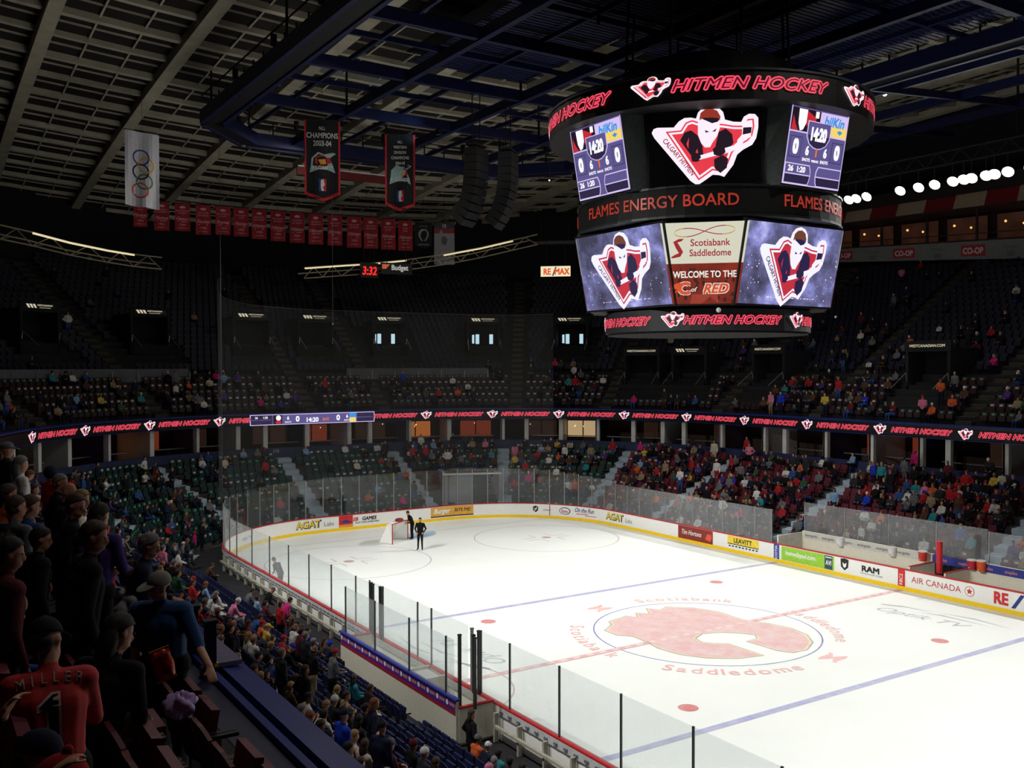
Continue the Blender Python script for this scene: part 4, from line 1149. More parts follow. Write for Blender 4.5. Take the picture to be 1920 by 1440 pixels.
bulb(1338, 122, 2, (255, 190, 120), 'small orange lamp glowing just above the scoreboard', .1)
bulb(1163, 3, 4, (255, 200, 140), 'small orange lamp high in the gantry at the top edge', .1)
bulb(1659, 176, 9, (235, 255, 250), 'single white lamp beside the upper scoreboard ring', .14, 6)
bulb(1030, 618-280, 20, (220, 220, 200), 'tiny pale lamp between speaker clusters and scoreboard', .05)
d = ray(620, 122); p = CAM+d*((28.5-CAM.y)/d.y)
bulb(620, 124, 28.5, (150, 230, 245), 'tiny cyan lamp on the underside of the catwalk', .1, 1.5)

# floodlight banks
def flood(p, tgt, idx, side, seen):
    root = empty('flood_light', p); tag(root, uniq('white hot floodlight on the %s truss, %s from its far end' % (side, ordw(idx+1))), 'floodlight', 'floodlights on the '+side+' truss')
    q = (Vector(tgt)-Vector(p)).to_track_quat('-Z', 'Y').to_matrix().to_4x4()
    m = MB(); k = 14
    rings = [(.12, .35), (.3, .12), (.34, 0)]
    for r, z in rings:
        for i in range(k): t = 2*PI*i/k; m.v.append(tuple(q @ Vector((r*math.cos(t), r*math.sin(t), z))))
    for j in range(2):
        for i in range(k): m.f.append((j*k+i, j*k+(i+1) % k, (j+1)*k+(i+1) % k, (j+1)*k+i)); m.m.append(0)
    m.f.append(tuple(range(k))); m.m.append(0); m.build('housing', post_dark, root)
    m = MB(); m.ball((0, 0, 0), (.31, .31, .1), 14, 0, q @ Matrix.Translation((0, 0, .04))); m.build('lens', led('flood_lens', (255, 250, 235), 45), root)
    m = MB(); m.bar((0, 0, .2), (0, 0, 1.1), .05, .05); m.build('bracket', rig_dark, root)


k = 0
for side, sx in (('far side', 1), ('near side', -1)):
    ys = [15.0, 13.2, 12.6, 11.8, 9.3, 8.0, 6.9, 5.7, 5.0, 4.5, 3.6, 3.1, 2.3, 1.0]
    if sx < 0: continue
    for i, y in enumerate(ys): flood((26, y, 22.0+.0*(i % 2)), (0, y*1.5-6, 0), i, side, True)
    m = MB()
    for zz in (23.1, 23.9):
        m.bar((26, -18, zz), (26, 22, zz), .1, .1)
    for i in range(27): m.bar((26, -18+1.5*i, 23.1), (26, -18+1.5*i+.75, 23.9), .05, .05); m.bar((26, -18+1.5*i+.75, 23.9), (26, -16.5+1.5*i, 23.1), .05, .05)
    tr = m.build('floodlight_truss', rig_dark); tag(tr, uniq('dark truss carrying the white floodlights along the far side'), 'truss')

# ------------------------------------------------------------------ speaker clusters
for idx, (px, lab) in enumerate([(893, 'left hand curved black loudspeaker cluster hanging before the far stand'), (953, 'second curved black loudspeaker cluster hanging nearer the scoreboard')]):
    d = ray(px, 360); p = CAM+d*((14.0-CAM.y)/d.y); root = empty('speaker_cluster', (p.x, p.y, 21.9), math.radians(-150 if idx == 0 else -140)); tag(root, uniq(lab), 'loudspeaker', 'hanging speaker clusters')
    x = 0; z = 0; an = 0
    for i in range(10):
        an = i*i*.55; m = MB(); T = Matrix.Translation((0, x, z)) @ Matrix.Rotation(math.radians(-an), 4, 'X')
        m.box((0, 0, 0), (1.25, .75, .36), 0, 0, T); m.box((0, .39, 0), (1.15, .03, .3), 0, 0, T); m.build('speaker_box', mat('speaker_black', (13, 13, 15), .8), root)
        z -= .39*math.cos(math.radians(an)); x -= .39*math.sin(math.radians(an))
    m = MB(); m.box((0, 0, .35), (1.2, .6, .1)); m.bar((-.4, 0, .3), (-.4, 0, 3.2), .04, .04); m.bar((.4, 0, .3), (.4, 0, 3.2), .04, .04); m.build('rigging_frame', rig_dark, root)

# ------------------------------------------------------------------ banners and flags
def banner(name, px, ptop, pbot, w_px, Y, label, cat, art, group=None, point=0.0, wave=.06, cloth=None, yaw=0.0, top_slope=0.0):
    d = ray(px, ptop); t = (Y-CAM.y)/d.y; top = CAM+d*t; sc = t/FPX*1.0
    dep = (top-CAM).dot(CF); W = w_px*dep/FPX; H = (pbot-ptop)*dep/FPX
    rz = math.atan2(CAM.y-top.y, CAM.x-top.x)+PI/2+yaw
    root = empty(name, top, rz); tag(root, uniq(label), cat, group)
    # local x to the viewer's right when seen from -y
    nx_, nz_ = 10, 14; ph = RND.random()*6
    def surf(x, y, l=0.0):   # x in -1..1, y 0..1 downward
        return Vector((x*W/2, wave*math.sin(x*5+ph+y*2)*(.3+y)-l, -y*H*(1-.0)+top_slope*x))
    m = MB()
    for back in (0, 1):
        b = len(m.v)
        for i in range(nx_+1):
            for j in range(nz_+1):
                x = -1+2*i/nx_; y = j/nz_; yy = y*(1-point*abs(x)); m.v.append(tuple(surf(x, yy, -.012*back)))
        for i in range(nx_):
            for j in range(nz_):
                q = b+i*(nz_+1)+j; m.f.append((q, q+1, q+nz_+2, q+nz_+1)); m.m.append(0)
    m.build('cloth', cloth, root)
    m = MB(); m.tube([surf(-1.06, -.005), surf(1.06, -.005)], .035, 6); m.build('top_rod', rig_dark, root)
    art(root, surf, W, H)
    m = MB(); m.bar((0, 0, 0), (0, 0, min(6, roof_z(top.x, top.y)-top.z)), .015, .015); m.build('cord', rig_dark, root)


def bmapper(surf, W, H):
    return lambda x, y, l=0.0: surf(x/(W/2), -y/H, l+.012)


def champ(lines, team_red):
    def art(root, surf, W, H):
        mp = bmapper(surf, W, H); m = MB()
        for x0, x1 in ((-W/2, -W/2+.1), (W/2-.1, W/2)): m.rect(x0, -H*.9, x1, 0, mp, 1, .0)
        m.poly([(-W/2, -H*.91), (0, -H*.995), (0, -H*.955), (-W/2, -H*.87)], mp, 1, .002, .15); m.poly([(0, -H*.995), (W/2, -H*.91), (W/2, -H*.87), (0, -H*.955)], mp, 1, .002, .15)
        y = -.32
        for s, h in lines: m.text(s, 0, y-h, h, mp, 0, .006, .01, sx=.72); y -= h+.13
        c = -H*.53
        m.poly([(-W*.3, c+.3), (-W*.12, c+.62), (W*.05, c+.5), (W*.3, c+.62), (W*.38, c+.55), (W*.2, c+.3), (W*.3, c-.1), (W*.36, c-.5), (W*.1, c-.3), (-W*.1, c-.32), (-W*.36, c-.5), (-W*.32, c-.1)], mp, 3, .006)
        m.poly([(-W*.2, c+.3), (-W*.05, c+.45), (W*.2, c+.4), (W*.25, c+.05), (0, c-.1), (-W*.2, c)], mp, 1, .012); m.poly([(-W*.12, c+.2), (W*.08, c+.25), (W*.1, c-.02), (-W*.05, c-.04)], mp, 4, .018)
        m.text('ROUGHNECKS', 0, c-.32, .2, mp, 0, .02, .02, 0, sx=.58)
        c = -H*.79; m.rect(-.2, c-.35, .0, c+.32, mp, 5, .006); m.rect(0, c-.35, .2, c+.32, mp, 1, .006); m.poly([(-.08, c+.25), (.06, c+.3), (.12, c), (.02, c-.15), (.1, c-.33), (-.06, c-.33), (-.1, c-.05)], mp, 0, .012)
        m.build('banner_print', [mat('print_white', (222, 222, 216), .7), mat('print_red', (190, 34, 44), .7), black, mat('print_teal', (150, 180, 180), .7), mat('print_gold', (215, 165, 50), .7), mat('print_blue', (40, 60, 150), .7)], root)
    return art


clothblack = mat('banner_black', (24, 26, 28), .8, vary=.25)
banner('championship_banner', 604, 226, 378, 66, 20.8, 'black championship banner with red border and 2003-04, hanging by the catwalk', 'banner', champ([('NLL', .2), ('CHAMPIONS', .3), ('2003-04', .3)], 1), None, .085, .05, clothblack)
banner('championship_banner', 750, 253, 397, 56, 21.0, 'smaller black division champions banner with red border and 2004-05', 'banner', champ([('NLL', .16), ('WESTERN', .17), ('DIVISION', .17), ('CHAMPIONS', .18), ('2004-05', .17)], 1), None, .085, .05, clothblack)


def rings(root, surf, W, H):
    cols = [((60, 70, 150)), ((235, 175, 70)), ((30, 34, 34)), ((70, 130, 100)), ((225, 80, 60))]
    pos = [(-.06, .34), (.22, .44), (-.08, .53), (.13, .66), (-.12, .78)]
    for (x, y), c in zip(pos, cols):
        m = MB(); R_ = W*.235; b = 0; n = 30
        for i in range(n+1):
            t = 2*PI*i/n
            for r in (R_*.86, R_*1.06): m.v.append(tuple(surf(x+r*math.cos(t)/(W/2), y+r*math.sin(t)/H, .014)))
        for i in range(n): m.f.append((2*i, 2*i+1, 2*i+3, 2*i+2)); m.m.append(0)
        m.build('ring_print', mat('ring_%d' % c[0], c, .7), root)


banner('five_ring_flag', 266, 248, 388, 60, 30.5, 'long white flag with five coloured rings hanging at the left of the roof', 'flag', rings, None, 0, .12, mat('flag_white', (214, 214, 222), .75, vary=.05), 0, -.1)
words_ = [['', ''], ['CAMPBELL', 'CONFERENCE', '1986'], ['PRESIDENTS', 'TROPHY', '1989'], ['SMYTHE', 'DIVISION', '1988'], ['CAMPBELL', 'BOWL', '1989'], ['STANLEY', 'CUP', '1989'], ['CENTRAL', 'DIVISION', '1999'], ['REGULAR', 'SEASON', '1999'], ['CENTRAL', 'DIVISION', '2000'], ['CENTRAL', 'DIVISION', '2001'], ['EASTERN', 'CONF', '2001'], ['REGULAR', 'SEASON', '2005'], ['CENTRAL', 'DIVISION', '2006'], ['EASTERN', 'CONF', '2007'], ['WHL', '', '2010']]
bred = mat('banner_red', (150, 30, 42), .8, vary=.2)
pxs = [263, 303, 342, 381, 418, 452, 486, 521, 557, 592, 628, 664, 695, 728, 760]
for i, px in enumerate(pxs):
    f_ = (px-263)/(760-263); top = 375+f_*38; bot = [425, 432, 433, 440, 440, 443, 448, 452, 455, 458, 460, 464, 466, 468, 470][i]
    def art(root, surf, W, H, i=i):
        mp0 = bmapper(surf, W, H); mp = lambda x, y, l=0.0: mp0(x, y*H/2.85, l); m = MB()
        m.poly(ell(0, -.42, .22, .13, 10), mp, 0, .004); m.rect(-.2, -.5, .2, -.46, mp, 0, .005)
        for q, s in enumerate(words_[i][:2]): m.text(s or 'WHL', 0, -.85-q*.24, .16, mp, 0, .004, .004, sx=.9)
        m.text('Hitmen' if i > 5 else 'Flames', 0, -1.75, .34, mp, 0, .004, .01, .4, sx=.75); m.rect(-.35, -1.92, .35, -1.86, mp, 0, .004)
        m.text(words_[i][-1] or '1995', 0, -2.3, .2, mp, 0, .004); m.text('CHAMPIONS', 0, -2.6, .12, mp, 0, .004, sx=.8)
        m.build('banner_print', mat('print_pink_white', (205, 160, 165), .8), root)
    banner('title_banner', px, top, bot, 27 if i else 24, 47.5, 'dark red title banner with white script, %s in the row counting from the ring flag' % ordw(i+1), 'banner', art, 'red title banners in a row', 0, .03, bred)
def art30(root, surf, W, H):
    mp0 = bmapper(surf, W, H); mp = lambda x, y, l=0.0: mp0(x, y*H/2.5, l); m = MB(); m.poly([(-.45, -.9), (-.2, -.6), (.2, -.6), (.45, -.9), (.45, -1.3), (.2, -1.75), (-.2, -1.75), (-.45, -1.3)], mp, 0, .004); m.text('30', 0, -1.33, .32, mp, 1, .012, .0, sx=.85)
    m.text('RETIRED', 0, -.4, .14, mp, 0, .004); m.text('VERNON', 0, -2.2, .18, mp, 0, .004); m.build('banner_print', [mat('print_grey', (150, 150, 152), .8), black], root)
def art15(root, surf, W, H):
    mp = bmapper(surf, W, H); m = MB(); m.rect(-W/2, -.95, W/2, -.5, mp, 1, .004); m.rect(-W/2, -.5, W/2, 0, mp, 2, .004); m.text('15', 0, -.42, .3, mp, 0, .01, .02)
    m.poly(ell(0, -1.6, .28, .4, 14), mp, 3, .006); m.poly([(-.5, -2.9), (-.42, -2.2), (0, -2.0), (.42, -2.2), (.5, -2.9)], mp, 4, .006); m.build('banner_print', [mat('print_white', (222, 222, 216)), mat('print_dull_red', (140, 50, 56)), mat('print_dark', (60, 60, 66)), mat('print_face', (90, 90, 92)), mat('print_grey', (150, 150, 152))], root)
banner('retired_number_banner', 794, 418, 466, 32, 47.5, 'black banner with a pale crest numbered 30 beside the red banners', 'banner', art30, None, .1, .03, clothblack)
banner('portrait_banner', 833, 418, 496, 38, 47.5, 'grey portrait banner numbered 15 at the end of the red banner row', 'banner', art15, None, 0, .03, mat('banner_grey', (150, 150, 155), .8))

# ------------------------------------------------------------------ curved truss with strip lights, clock, signs
def rimpt(px, py, d_):
    """point on the vertical surface d_ out from the boards seen at a photo pixel"""
    best = None
    for i in range(0, 1100):
        a = i*.1; p, _ = A(d_, a, 15); e = p-CAM
        if e.dot(CF) < 5: continue
        u = 960+FPX*e.dot(CR)/e.dot(CF)
        if best is None or abs(u-px) < best[0]: best = (abs(u-px), a, p)
    r = ray(px, py); p = best[2]; t = math.hypot(p.x-CAM.x, p.y-CAM.y)/math.hypot(r.x, r.y)
    return CAM+r*t, best[1]


tm = mat('truss_steel', (150, 142, 120), .5, .3)
for nm, pts in (('left', [(-40, 425), (0, 435), (60, 448), (130, 466), (200, 480), (250, 488), (303, 494)]), ('right', [(570, 512), (640, 507), (700, 503), (760, 497), (830, 487), (900, 474), (960, 460), (1008, 449)])):
    P3 = [rimpt(x, y, 17.5)[0] for x, y in pts]; m = MB(); P4 = []
    for a, b in zip(P3, P3[1:]):
        k = max(1, int((b-a).length/1.6)); P4 += [a+(b-a)*i/k for i in range(k)]
    P4.append(P3[-1])
    for a, b in zip(P4, P4[1:]):
        for dz, dr in ((.45, 0), (-.45, 0), (0, .8)):
            o2 = Vector((-dr*.3, dr, dz)); m.bar(a+o2, b+o2, .09, .09)
        m.bar(a+Vector((0, 0, -.45)), (a+b)/2+Vector((0, 0, .45)), .05, .05); m.bar((a+b)/2+Vector((0, 0, .45)), b+Vector((0, 0, -.45)), .05, .05)
        m.bar(a+Vector((0, 0, -.45)), (a+b)/2+Vector((-.24, .8, 0)), .05, .05)
    root = empty('curved_truss', P4[0]); tag(root, uniq('curved open steel truss with strip lights along the far rim, %s piece' % ('flag side' if nm == 'left' else 'clock side')), 'truss', 'curved rim trusses')
    me = [tuple(Vector(v)-P4[0]) for v in m.v]; m.v = me; m.build('truss_frame', tm, root)
    spans = [(.42, .62), (.66, .97)] if nm == 'left' else [(.04, .24), (.28, .40), (.6, .72), (.78, .97)]
    for s0, s1 in spans:
        i0, i1 = int(s0*(len(P4)-1)), int(s1*(len(P4)-1)); m = MB()
        for a, b in zip(P4[i0:i1], P4[i0+1:i1+1]): m.bar(a-P4[0]+Vector((.05, -.1, .38)), b-P4[0]+Vector((.05, -.1, .38)), .1, .12)
        m.build('strip_light', led('strip_warm', (255, 238, 190), .8), root)


def wall_sign(name, px, py, w_, h_, d_, label, art, mats, depth=.25):
    p, a = rimpt(px, py, d_); _, n = A(d_, a); rz = face_in(n); root = empty(name, p, rz); tag(root, uniq(label), 'sign')
    mp = plane((0, depth/2, 0), (-1, 0, 0), (0, 0, 1))
    m = MB(); m.box((0, 0, 0), (w_, depth, h_)); m.build('case', black, root); m = MB(); art(m, mp); m.build('face', mats, root)
    m = MB(); m.bar((-w_*.3, 0, h_/2), (-w_*.3, 0, h_/2+2.2), .05, .05); m.bar((w_*.3, 0, h_/2), (w_*.3, 0, h_/2+2.2), .05, .05); m.build('hanger', rig_dark, root)


wall_sign('digital_clock', 692, 507, 1.6, 1.3, 17, 'black digital clock with red digits hanging under the truss', lambda m, mp: m.text('3:32', 0, -.38, .72, mp, 0, .01, .02, .15, sx=.78), [led('clock_red', (255, 40, 35), 1.3)])
def fb_(m, mp): m.poly([(-1.3, -.05), (-1.3, .35), (-.6, .35), (-.95, -.05)], mp, 1, .01); m.text('Budget', .3, -.12, .46, mp, 0, .01, .02, sx=.86)
wall_sign('sponsor_sign', 743, 504, 2.8, 1.0, 17, 'dark sponsor sign with white lettering and orange mark beside the clock', fb_, [led('sign_grey', (190, 190, 185), .8), led('sign_orange', (200, 90, 60), .8)])
def fr_(m, mp):
    m.rect(-1.33, -.46, 1.33, .46, mp, 0, .01); m.text('RE', -.75, -.28, .56, mp, 1, .02, .03, sx=.8); m.poly([(-.32, -.4), (-.18, -.4), (.1, .4), (-.04, .4)], mp, 2, .02); m.text('MAX', .58, -.28, .56, mp, 1, .02, .03, sx=.8)
wall_sign('sponsor_sign', 1042, 509, 2.75, 1.0, 17, 'small lit cream sign with red lettering under the rim left of the scoreboard', fr_, [led('remax_cream', (245, 235, 190), .95), led('remax_red', (225, 80, 40)), led('remax_blue', (90, 70, 120))])
wall_sign('ceiling_fascia_box', 1040, 455, 4.2, .35, 20, 'small dim strip panel on the rim above the cream sign', lambda m, mp: m.rect(-1.9, -.12, 1.9, .12, mp, 0, .01), [mat('dim_strip', (70, 66, 66))])

# ------------------------------------------------------------------ press box: advert band, windows, striped canopy
def pbox(y, px): return rimpt(px, y, 30.5)[0]
B0, B1 = [rimpt(x, y, 30.5)[0] for x, y in ((1552, 492), (2010, 482))]
T0, T1 = [rimpt(x, y, 30.5)[0] for x, y in ((1552, 470), (2010, 424))]
pb = empty('press_box', B0); tag(pb, uniq('long press box gallery high on the far side with red and cream canopy'), 'gallery')
X_ = (B1-B0); X_.z = 0; PL = X_.length; xd = X_.normalized(); slope = Vector((0, 0, ((B1.z-B0.z))/PL))
mpb = lambda x, y, l=0.0: xd*x+slope*x+Vector((0, 0, 1))*y*(1+.62*x/PL)+Vector((xd.y, -xd.x, 0))*l
if (xd.cross(UP)).dot(CAM-B0) < 0: sg = -1
else: sg = 1
def mpp(x, y, l=0.0): return xd*x+slope*x+UP*y*(1+.35*x/PL)+xd.cross(UP)*(l*sg)
def slab(m, x0, x1, y0, y1, l0, l1, mi=0):
    v = [mpp(x, y, l) for x in (x0, x1) for y in (y0, y1) for l in (l0, l1)]
    m.add(v, [(0, 1, 3, 2), (4, 6, 7, 5), (0, 4, 5, 1), (2, 3, 7, 6), (0, 2, 6, 4), (1, 5, 7, 3)], mi)
m = MB(); slab(m, -6, PL+6, 0, 1.15, -.3, 0); m.build('advert_band', mat('band_grey', (120, 122, 124), .7), pb)
x = .6; i = 0
while x < PL:
    m = MB()
    if i % 2 == 0: m.rect(x, .2, x+2.0, .92, mpp, 0, .01); m.text('CO-OP', x+1.0, .36, .4, mpp, 1, .02, .03, sx=.95)
    else: m.text('Parkway', x+1.0, .62, .24, mpp, 2, .02, 0, .3); m.text('IIIII', x+1.0, .14, .34, mpp, 2, .02, .02)
    m.build('advert', [mat('coop_red', (165, 45, 55), .6), mat('band_text', (215, 205, 205), .6), mat('band_dim', (84, 88, 92), .6)], pb); x += 3.0; i += 1
m = MB(); slab(m, -6, PL+6, 1.15, 1.25, -3, .1); slab(m, -6, PL+6, 3.2, 3.35, -3, .1); slab(m, -6, PL+6, 1.2, 3.3, -3.1, -3); m.build('gallery_shell', mat('gallery_dark', (52, 34, 28), .8, vary=.3), pb)
m = MB(); slab(m, -6, PL+6, 1.6, 1.66, .05, .12); m.build('gallery_rail', post_dark, pb)
for i in range(-1, 7):
    x = 1.2+i*4.2; m = MB(); slab(m, x, x+.16, 1.2, 3.3, -.1, .05); m.build('mullion', post_dark, pb)
    m = MB(); m.rect(x+.4, 1.4, x+3.8, 3.0, mpp, 0, -2.4)
    m.build('lit_room', warm[2] if i == 4 else mat('room_dim', (70, 40, 28), emit=.3, vary=.4, scale=.8), pb)
    m = MB(); m.ball(mpp(x+1.6, 2.4, -1.4), .1, 8); m.ball(mpp(x+2.9, 2.2, -1.6), .09, 8); m.build('room_lamp', led('room_lamp', (255, 170, 90), 1.6), pb)
for i in range(-2, 9):
    x = -.8+i*2.55; m = MB(); q = [mpp(x, 3.35, .1), mpp(x+2.55, 3.35, .1), mpp(x+2.55, 4.25, -.35), mpp(x, 4.25, -.35)]
    q += [p+Vector((.05, .02, .08)) for p in q]; m.add(q, [(0, 1, 2, 3), (4, 7, 6, 5), (0, 4, 5, 1), (2, 6, 7, 3)]); m.build('canopy_panel', mat('canopy_red', (120, 24, 34), .7) if i % 2 == 0 else mat('canopy_cream', (168, 150, 128), .7), pb)
m = MB(); slab(m, -6, PL+6, 4.2, 5.3, -1.2, -.5); m.build('upper_fascia', mat('fascia_dark', (36, 30, 30), .8), pb)

# ------------------------------------------------------------------ safety netting
net = empty('safety_net', (0, 0, 3.3)); tag(net, uniq('faint tall safety netting hanging behind the far end glass'), 'netting')
m = MB(); s0, s1 = CY+2*ECL+2*CX-.6, CY+ECL*.4; k = 60; uvs = []
for i in range(k+1):
    s = s1+(s0-s1)*i/k; (x, y), _ = O(.3, conv(s, .3, 0)); zt = 15.6 if i > k*.96 else 14.6+1.0*(i/k)**8
    m.v += [(x, y, 0), (x, y, zt-3.3)]
for i in range(k): m.f.append((2*i, 2*i+2, 2*i+3, 2*i+1)); m.m.append(0)
o = m.build('mesh_sheet', NETM, net); uvl = o.data.uv_layers.new(name='uv')
for lp in o.data.loops:
    vi = lp.vertex_index; uvl.data[lp.index].uv = ((vi//2)*.9/3, (vi % 2)*12/3)
m = MB(); m.tube([Vector(m_) for m_ in [(o.data.vertices[2*i+1].co) for i in range(k+1)]], .02, 4); m.build('top_cable', post_dark, net)
m = MB(); q = o.data.vertices[2*k].co; m.tube([q, q+Vector((0, 0, 12.2)), q+Vector((0, 0, 20))], [.022, .022, .006], 5); m.build('edge_rope', post_dark, net)
d = ray(623, 430); p = CAM+d*((40-CAM.y)/d.y)
o = empty('hanging_cable', (p.x, p.y, 14.2)); tag(o, uniq('thin grey cable with a small weight hanging below the red banners'), 'cable')
m = MB(); m.tube([(0, 0, 0), (0, 0, 11.5)], .018, 5); m.build('wire', post_grey, o); m = MB(); m.ball((0, 0, -.05), .07, 8); m.build('weight', white_paint, o)
# tunnel at the far end
tn = empty('tunnel_opening', (4.6, 32.6, 0)); tag(tn, uniq('grey walled vehicle tunnel mouth with railing behind the far end glass'), 'tunnel')
to = tn.location
def tx(name, c, s, mt): m = MB(); m.box(Vector(c)-to, s); return m.build(name, mt, tn)
tnx, tny = 8.3, 33.2
grey_w = mat('tunnel_grey', (132, 134, 138), .8)
tq = math.radians(-22); 
for nm, lx, ly, lz, sx_, sy_, sz_, mt in (('side_wall', -1.9, 2.2, 1.4, .25, 5, 2.8, grey_w), ('side_wall', 2.2, 2.2, 1.4, .25, 5, 2.8, grey_w), ('back_wall', .1, 4.7, 1.4, 4.2, .2, 2.8, grey_w), ('doorway', .5, 4.55, 1.2, 1.6, .1, 2.3, mat('door_brown', (70, 52, 48))), ('top_rail', .1, -.2, 2.85, 4.4, .1, .12, white_paint), ('door_leaf', -.9, -.1, 1.4, 1.9, .1, 2.8, grey_w)):
    m = MB(); T = Matrix.Translation((tnx-to.x, tny-to.y, 0)) @ Matrix.Rotation(tq, 4, 'Z') @ Matrix.Translation((lx, ly, lz)); m.box((0, 0, 0), (sx_, sy_, sz_), 0, 0, T); m.build(nm, mt, tn)
# ------------------------------------------------------------------ people: one continuous remeshed body per pose
SKIN, TOP, LEG, SHOE = 0, 1, 2, 3


def limb(m, a, b, ra, rb, n=10):
    a, b = Vector(a), Vector(b); pts = []; rs = []
    d = (b-a); L = d.length
    if L < 1e-5: return
    u = d/L
    for t in (-.95, -.7, -.35): pts.append(a+u*ra*t); rs.append(ra*math.sqrt(max(.02, 1-t*t)))
    for i in range(5):
        t = i/4; pts.append(a+d*t); rs.append(ra+(rb-ra)*t)
    for t in (.35, .7, .95): pts.append(b+u*rb*t); rs.append(rb*math.sqrt(max(.02, 1-t*t)))
    m.tube(pts, rs, n)


def figure(J, vox, bulk=1.0, sleeve='long', hands=False, ratio=1.0, girl=False):
    """J: joints in metres, figure facing +y. Returns a mesh with material slots skin, top, legs, shoes."""
    m = MB(); B = []   # bones for colouring: (a, b, radius, slot)

    def L(a, b, ra, rb, slot, build=True):
        a, b = Vector(J[a] if isinstance(a, str) else a), Vector(J[b] if isinstance(b, str) else b)
        if build: limb(m, a, b, ra, rb)
        B.append((a, b, (ra+rb)/2, slot))
    k = bulk
    P, C, N = Vector(J['pelvis']), Vector(J['chest']), Vector(J['neck'])
    sl, sr = Vector(J['sho_l']), Vector(J['sho_r']); hl, hr = Vector(J['hip_l']), Vector(J['hip_r'])
    L(hl, hr, .115*k, .115*k, LEG)
    L(P+(hl-hr)*.25, P+(C-P)*.5+(sl-sr)*.16, .115*k, .115*k, TOP); L(P-(hl-hr)*.25, P+(C-P)*.5-(sl-sr)*.16, .115*k, .115*k, TOP)
    L(P+(C-P)*.5+(sl-sr)*.15, C+(sl-sr)*.19, .115*k, .12*k, TOP); L(P+(C-P)*.5-(sl-sr)*.15, C-(sl-sr)*.19, .115*k, .12*k, TOP)
    L(C, N, .12*k, .06, TOP); L(sl, sr, .072*k, .072*k, TOP)
    hd = Vector(J['head']); up = (hd-N).normalized(); fw = Vector(J.get('look', (0, 1, 0))); fw = (fw-up*fw.dot(up)).normalized(); rt = fw.cross(up)
    L(N, hd-up*.06, .052, .055, SKIN)
    M = Matrix(((rt.x, fw.x, up.x, hd.x), (rt.y, fw.y, up.y, hd.y), (rt.z, fw.z, up.z, hd.z), (0, 0, 0, 1)))
    m.ball((0, 0, 0), (.074, .094, .1), 14, 0, M @ Matrix.Translation((0, -.008, .025)))
    m.ball((0, 0, 0), (.056, .064, .085), 12, 0, M @ Matrix.Translation((0, .022, -.045)))
    m.ball((0, 0, 0), (.014, .02, .03), 8, 0, M @ Matrix.Translation((0, .094, -.015)))
    m.ball((0, 0, 0), (.03, .014, .012), 8, 0, M @ Matrix.Translation((0, .08, -.065)))
    for s in (-1, 1): m.ball((0, 0, 0), (.012, .022, .03), 8, 0, M @ Matrix.Translation((s*.076, -.005, -.005)))
    B.append((hd-up*.06, hd+up*.05, .11, SKIN))
    for s in 'lr':
        sh, el, wr, ha = (Vector(J[q+'_'+s]) for q in ('sho', 'elb', 'wri', 'hand'))
        fa = TOP if sleeve == 'long' else SKIN
        L(sh, el, .064*k, .05*k, TOP); L(el, wr, .047*(k if fa == TOP else .9), .034, fa)
        dr = (ha-wr).normalized()
        sd = dr.cross(Vector((0, 0, 1))); sd = sd.normalized() if sd.length > .1 else Vector((1, 0, 0)); nr = sd.cross(dr)
        if hands:
            T = wr+dr*.05
            MM = Matrix(((sd.x, dr.x, nr.x, T.x), (sd.y, dr.y, nr.y, T.y), (sd.z, dr.z, nr.z, T.z), (0, 0, 0, 1)))
            m.ball((0, 0, 0), (.042, .052, .018), 10, 0, MM)
            for i, (x, ln) in enumerate(((-.031, .062), (-.011, .074), (.010, .078), (.030, .068))):
                a0_ = MM @ Vector((x, .035, 0)); a1 = MM @ Vector((x*1.25, .035+ln*.55, -.008)); a2 = MM @ Vector((x*1.3, .035+ln*.9, -.035))
                limb(m, a0_, a1, .0105, .0095, 8); limb(m, a1, a2, .0095, .008, 8)
            q = 1 if s == 'l' else -1
            limb(m, MM @ Vector((q*.03, -.015, 0)), MM @ Vector((q*.062, .03, -.015)), .013, .01, 8)
        else:
            limb(m, wr, wr+dr*.12, .034, .026)
        B.append((wr+dr*.015, wr+dr*.14, .04, SKIN))
        hp, kn, an, toe = (Vector(J[q+'_'+s]) for q in ('hip', 'knee', 'ank', 'toe'))
        L(hp, kn, .092*k, .062*k, LEG); L(kn, an, .06*k, .043, LEG); L(an-Vector((0, 0, .02)), toe, .043, .036, SHOE)
    me = m.build('person_source', [concrete]); me.data.name = 'person_source'
    r = me.modifiers.new('r', 'REMESH'); r.mode = 'VOXEL'; r.voxel_size = vox; r.use_smooth_shade = True
    s = me.modifiers.new('s', 'SMOOTH'); s.factor = .5; s.iterations = 3 if not hands else 2
    if ratio < 1: dm = me.modifiers.new('d', 'DECIMATE'); dm.ratio = ratio
    bpy.context.view_layer.update(); dg = bpy.context.evaluated_depsgraph_get()
    out = bpy.data.meshes.new_from_object(me.evaluated_get(dg)); bpy.data.objects.remove(me)
    out.materials.clear()
    idx = []
    for p in out.polygons:
        c = p.center; best = (9, 0)
        for a, b, rr, sl_ in B:
            ab = b-a; t = max(0, min(1, (c-a).dot(ab)/max(1e-9, ab.length_squared))); dd = (c-a-ab*t).length-rr
            if dd < best[0]: best = (dd, sl_)
        idx.append(best[1])
    for i in range(4): out.materials.append(None)
    out.polygons.foreach_set('material_index', idx); out.polygons.foreach_set('use_smooth', [True]*len(idx)); out.update()
    return out, M


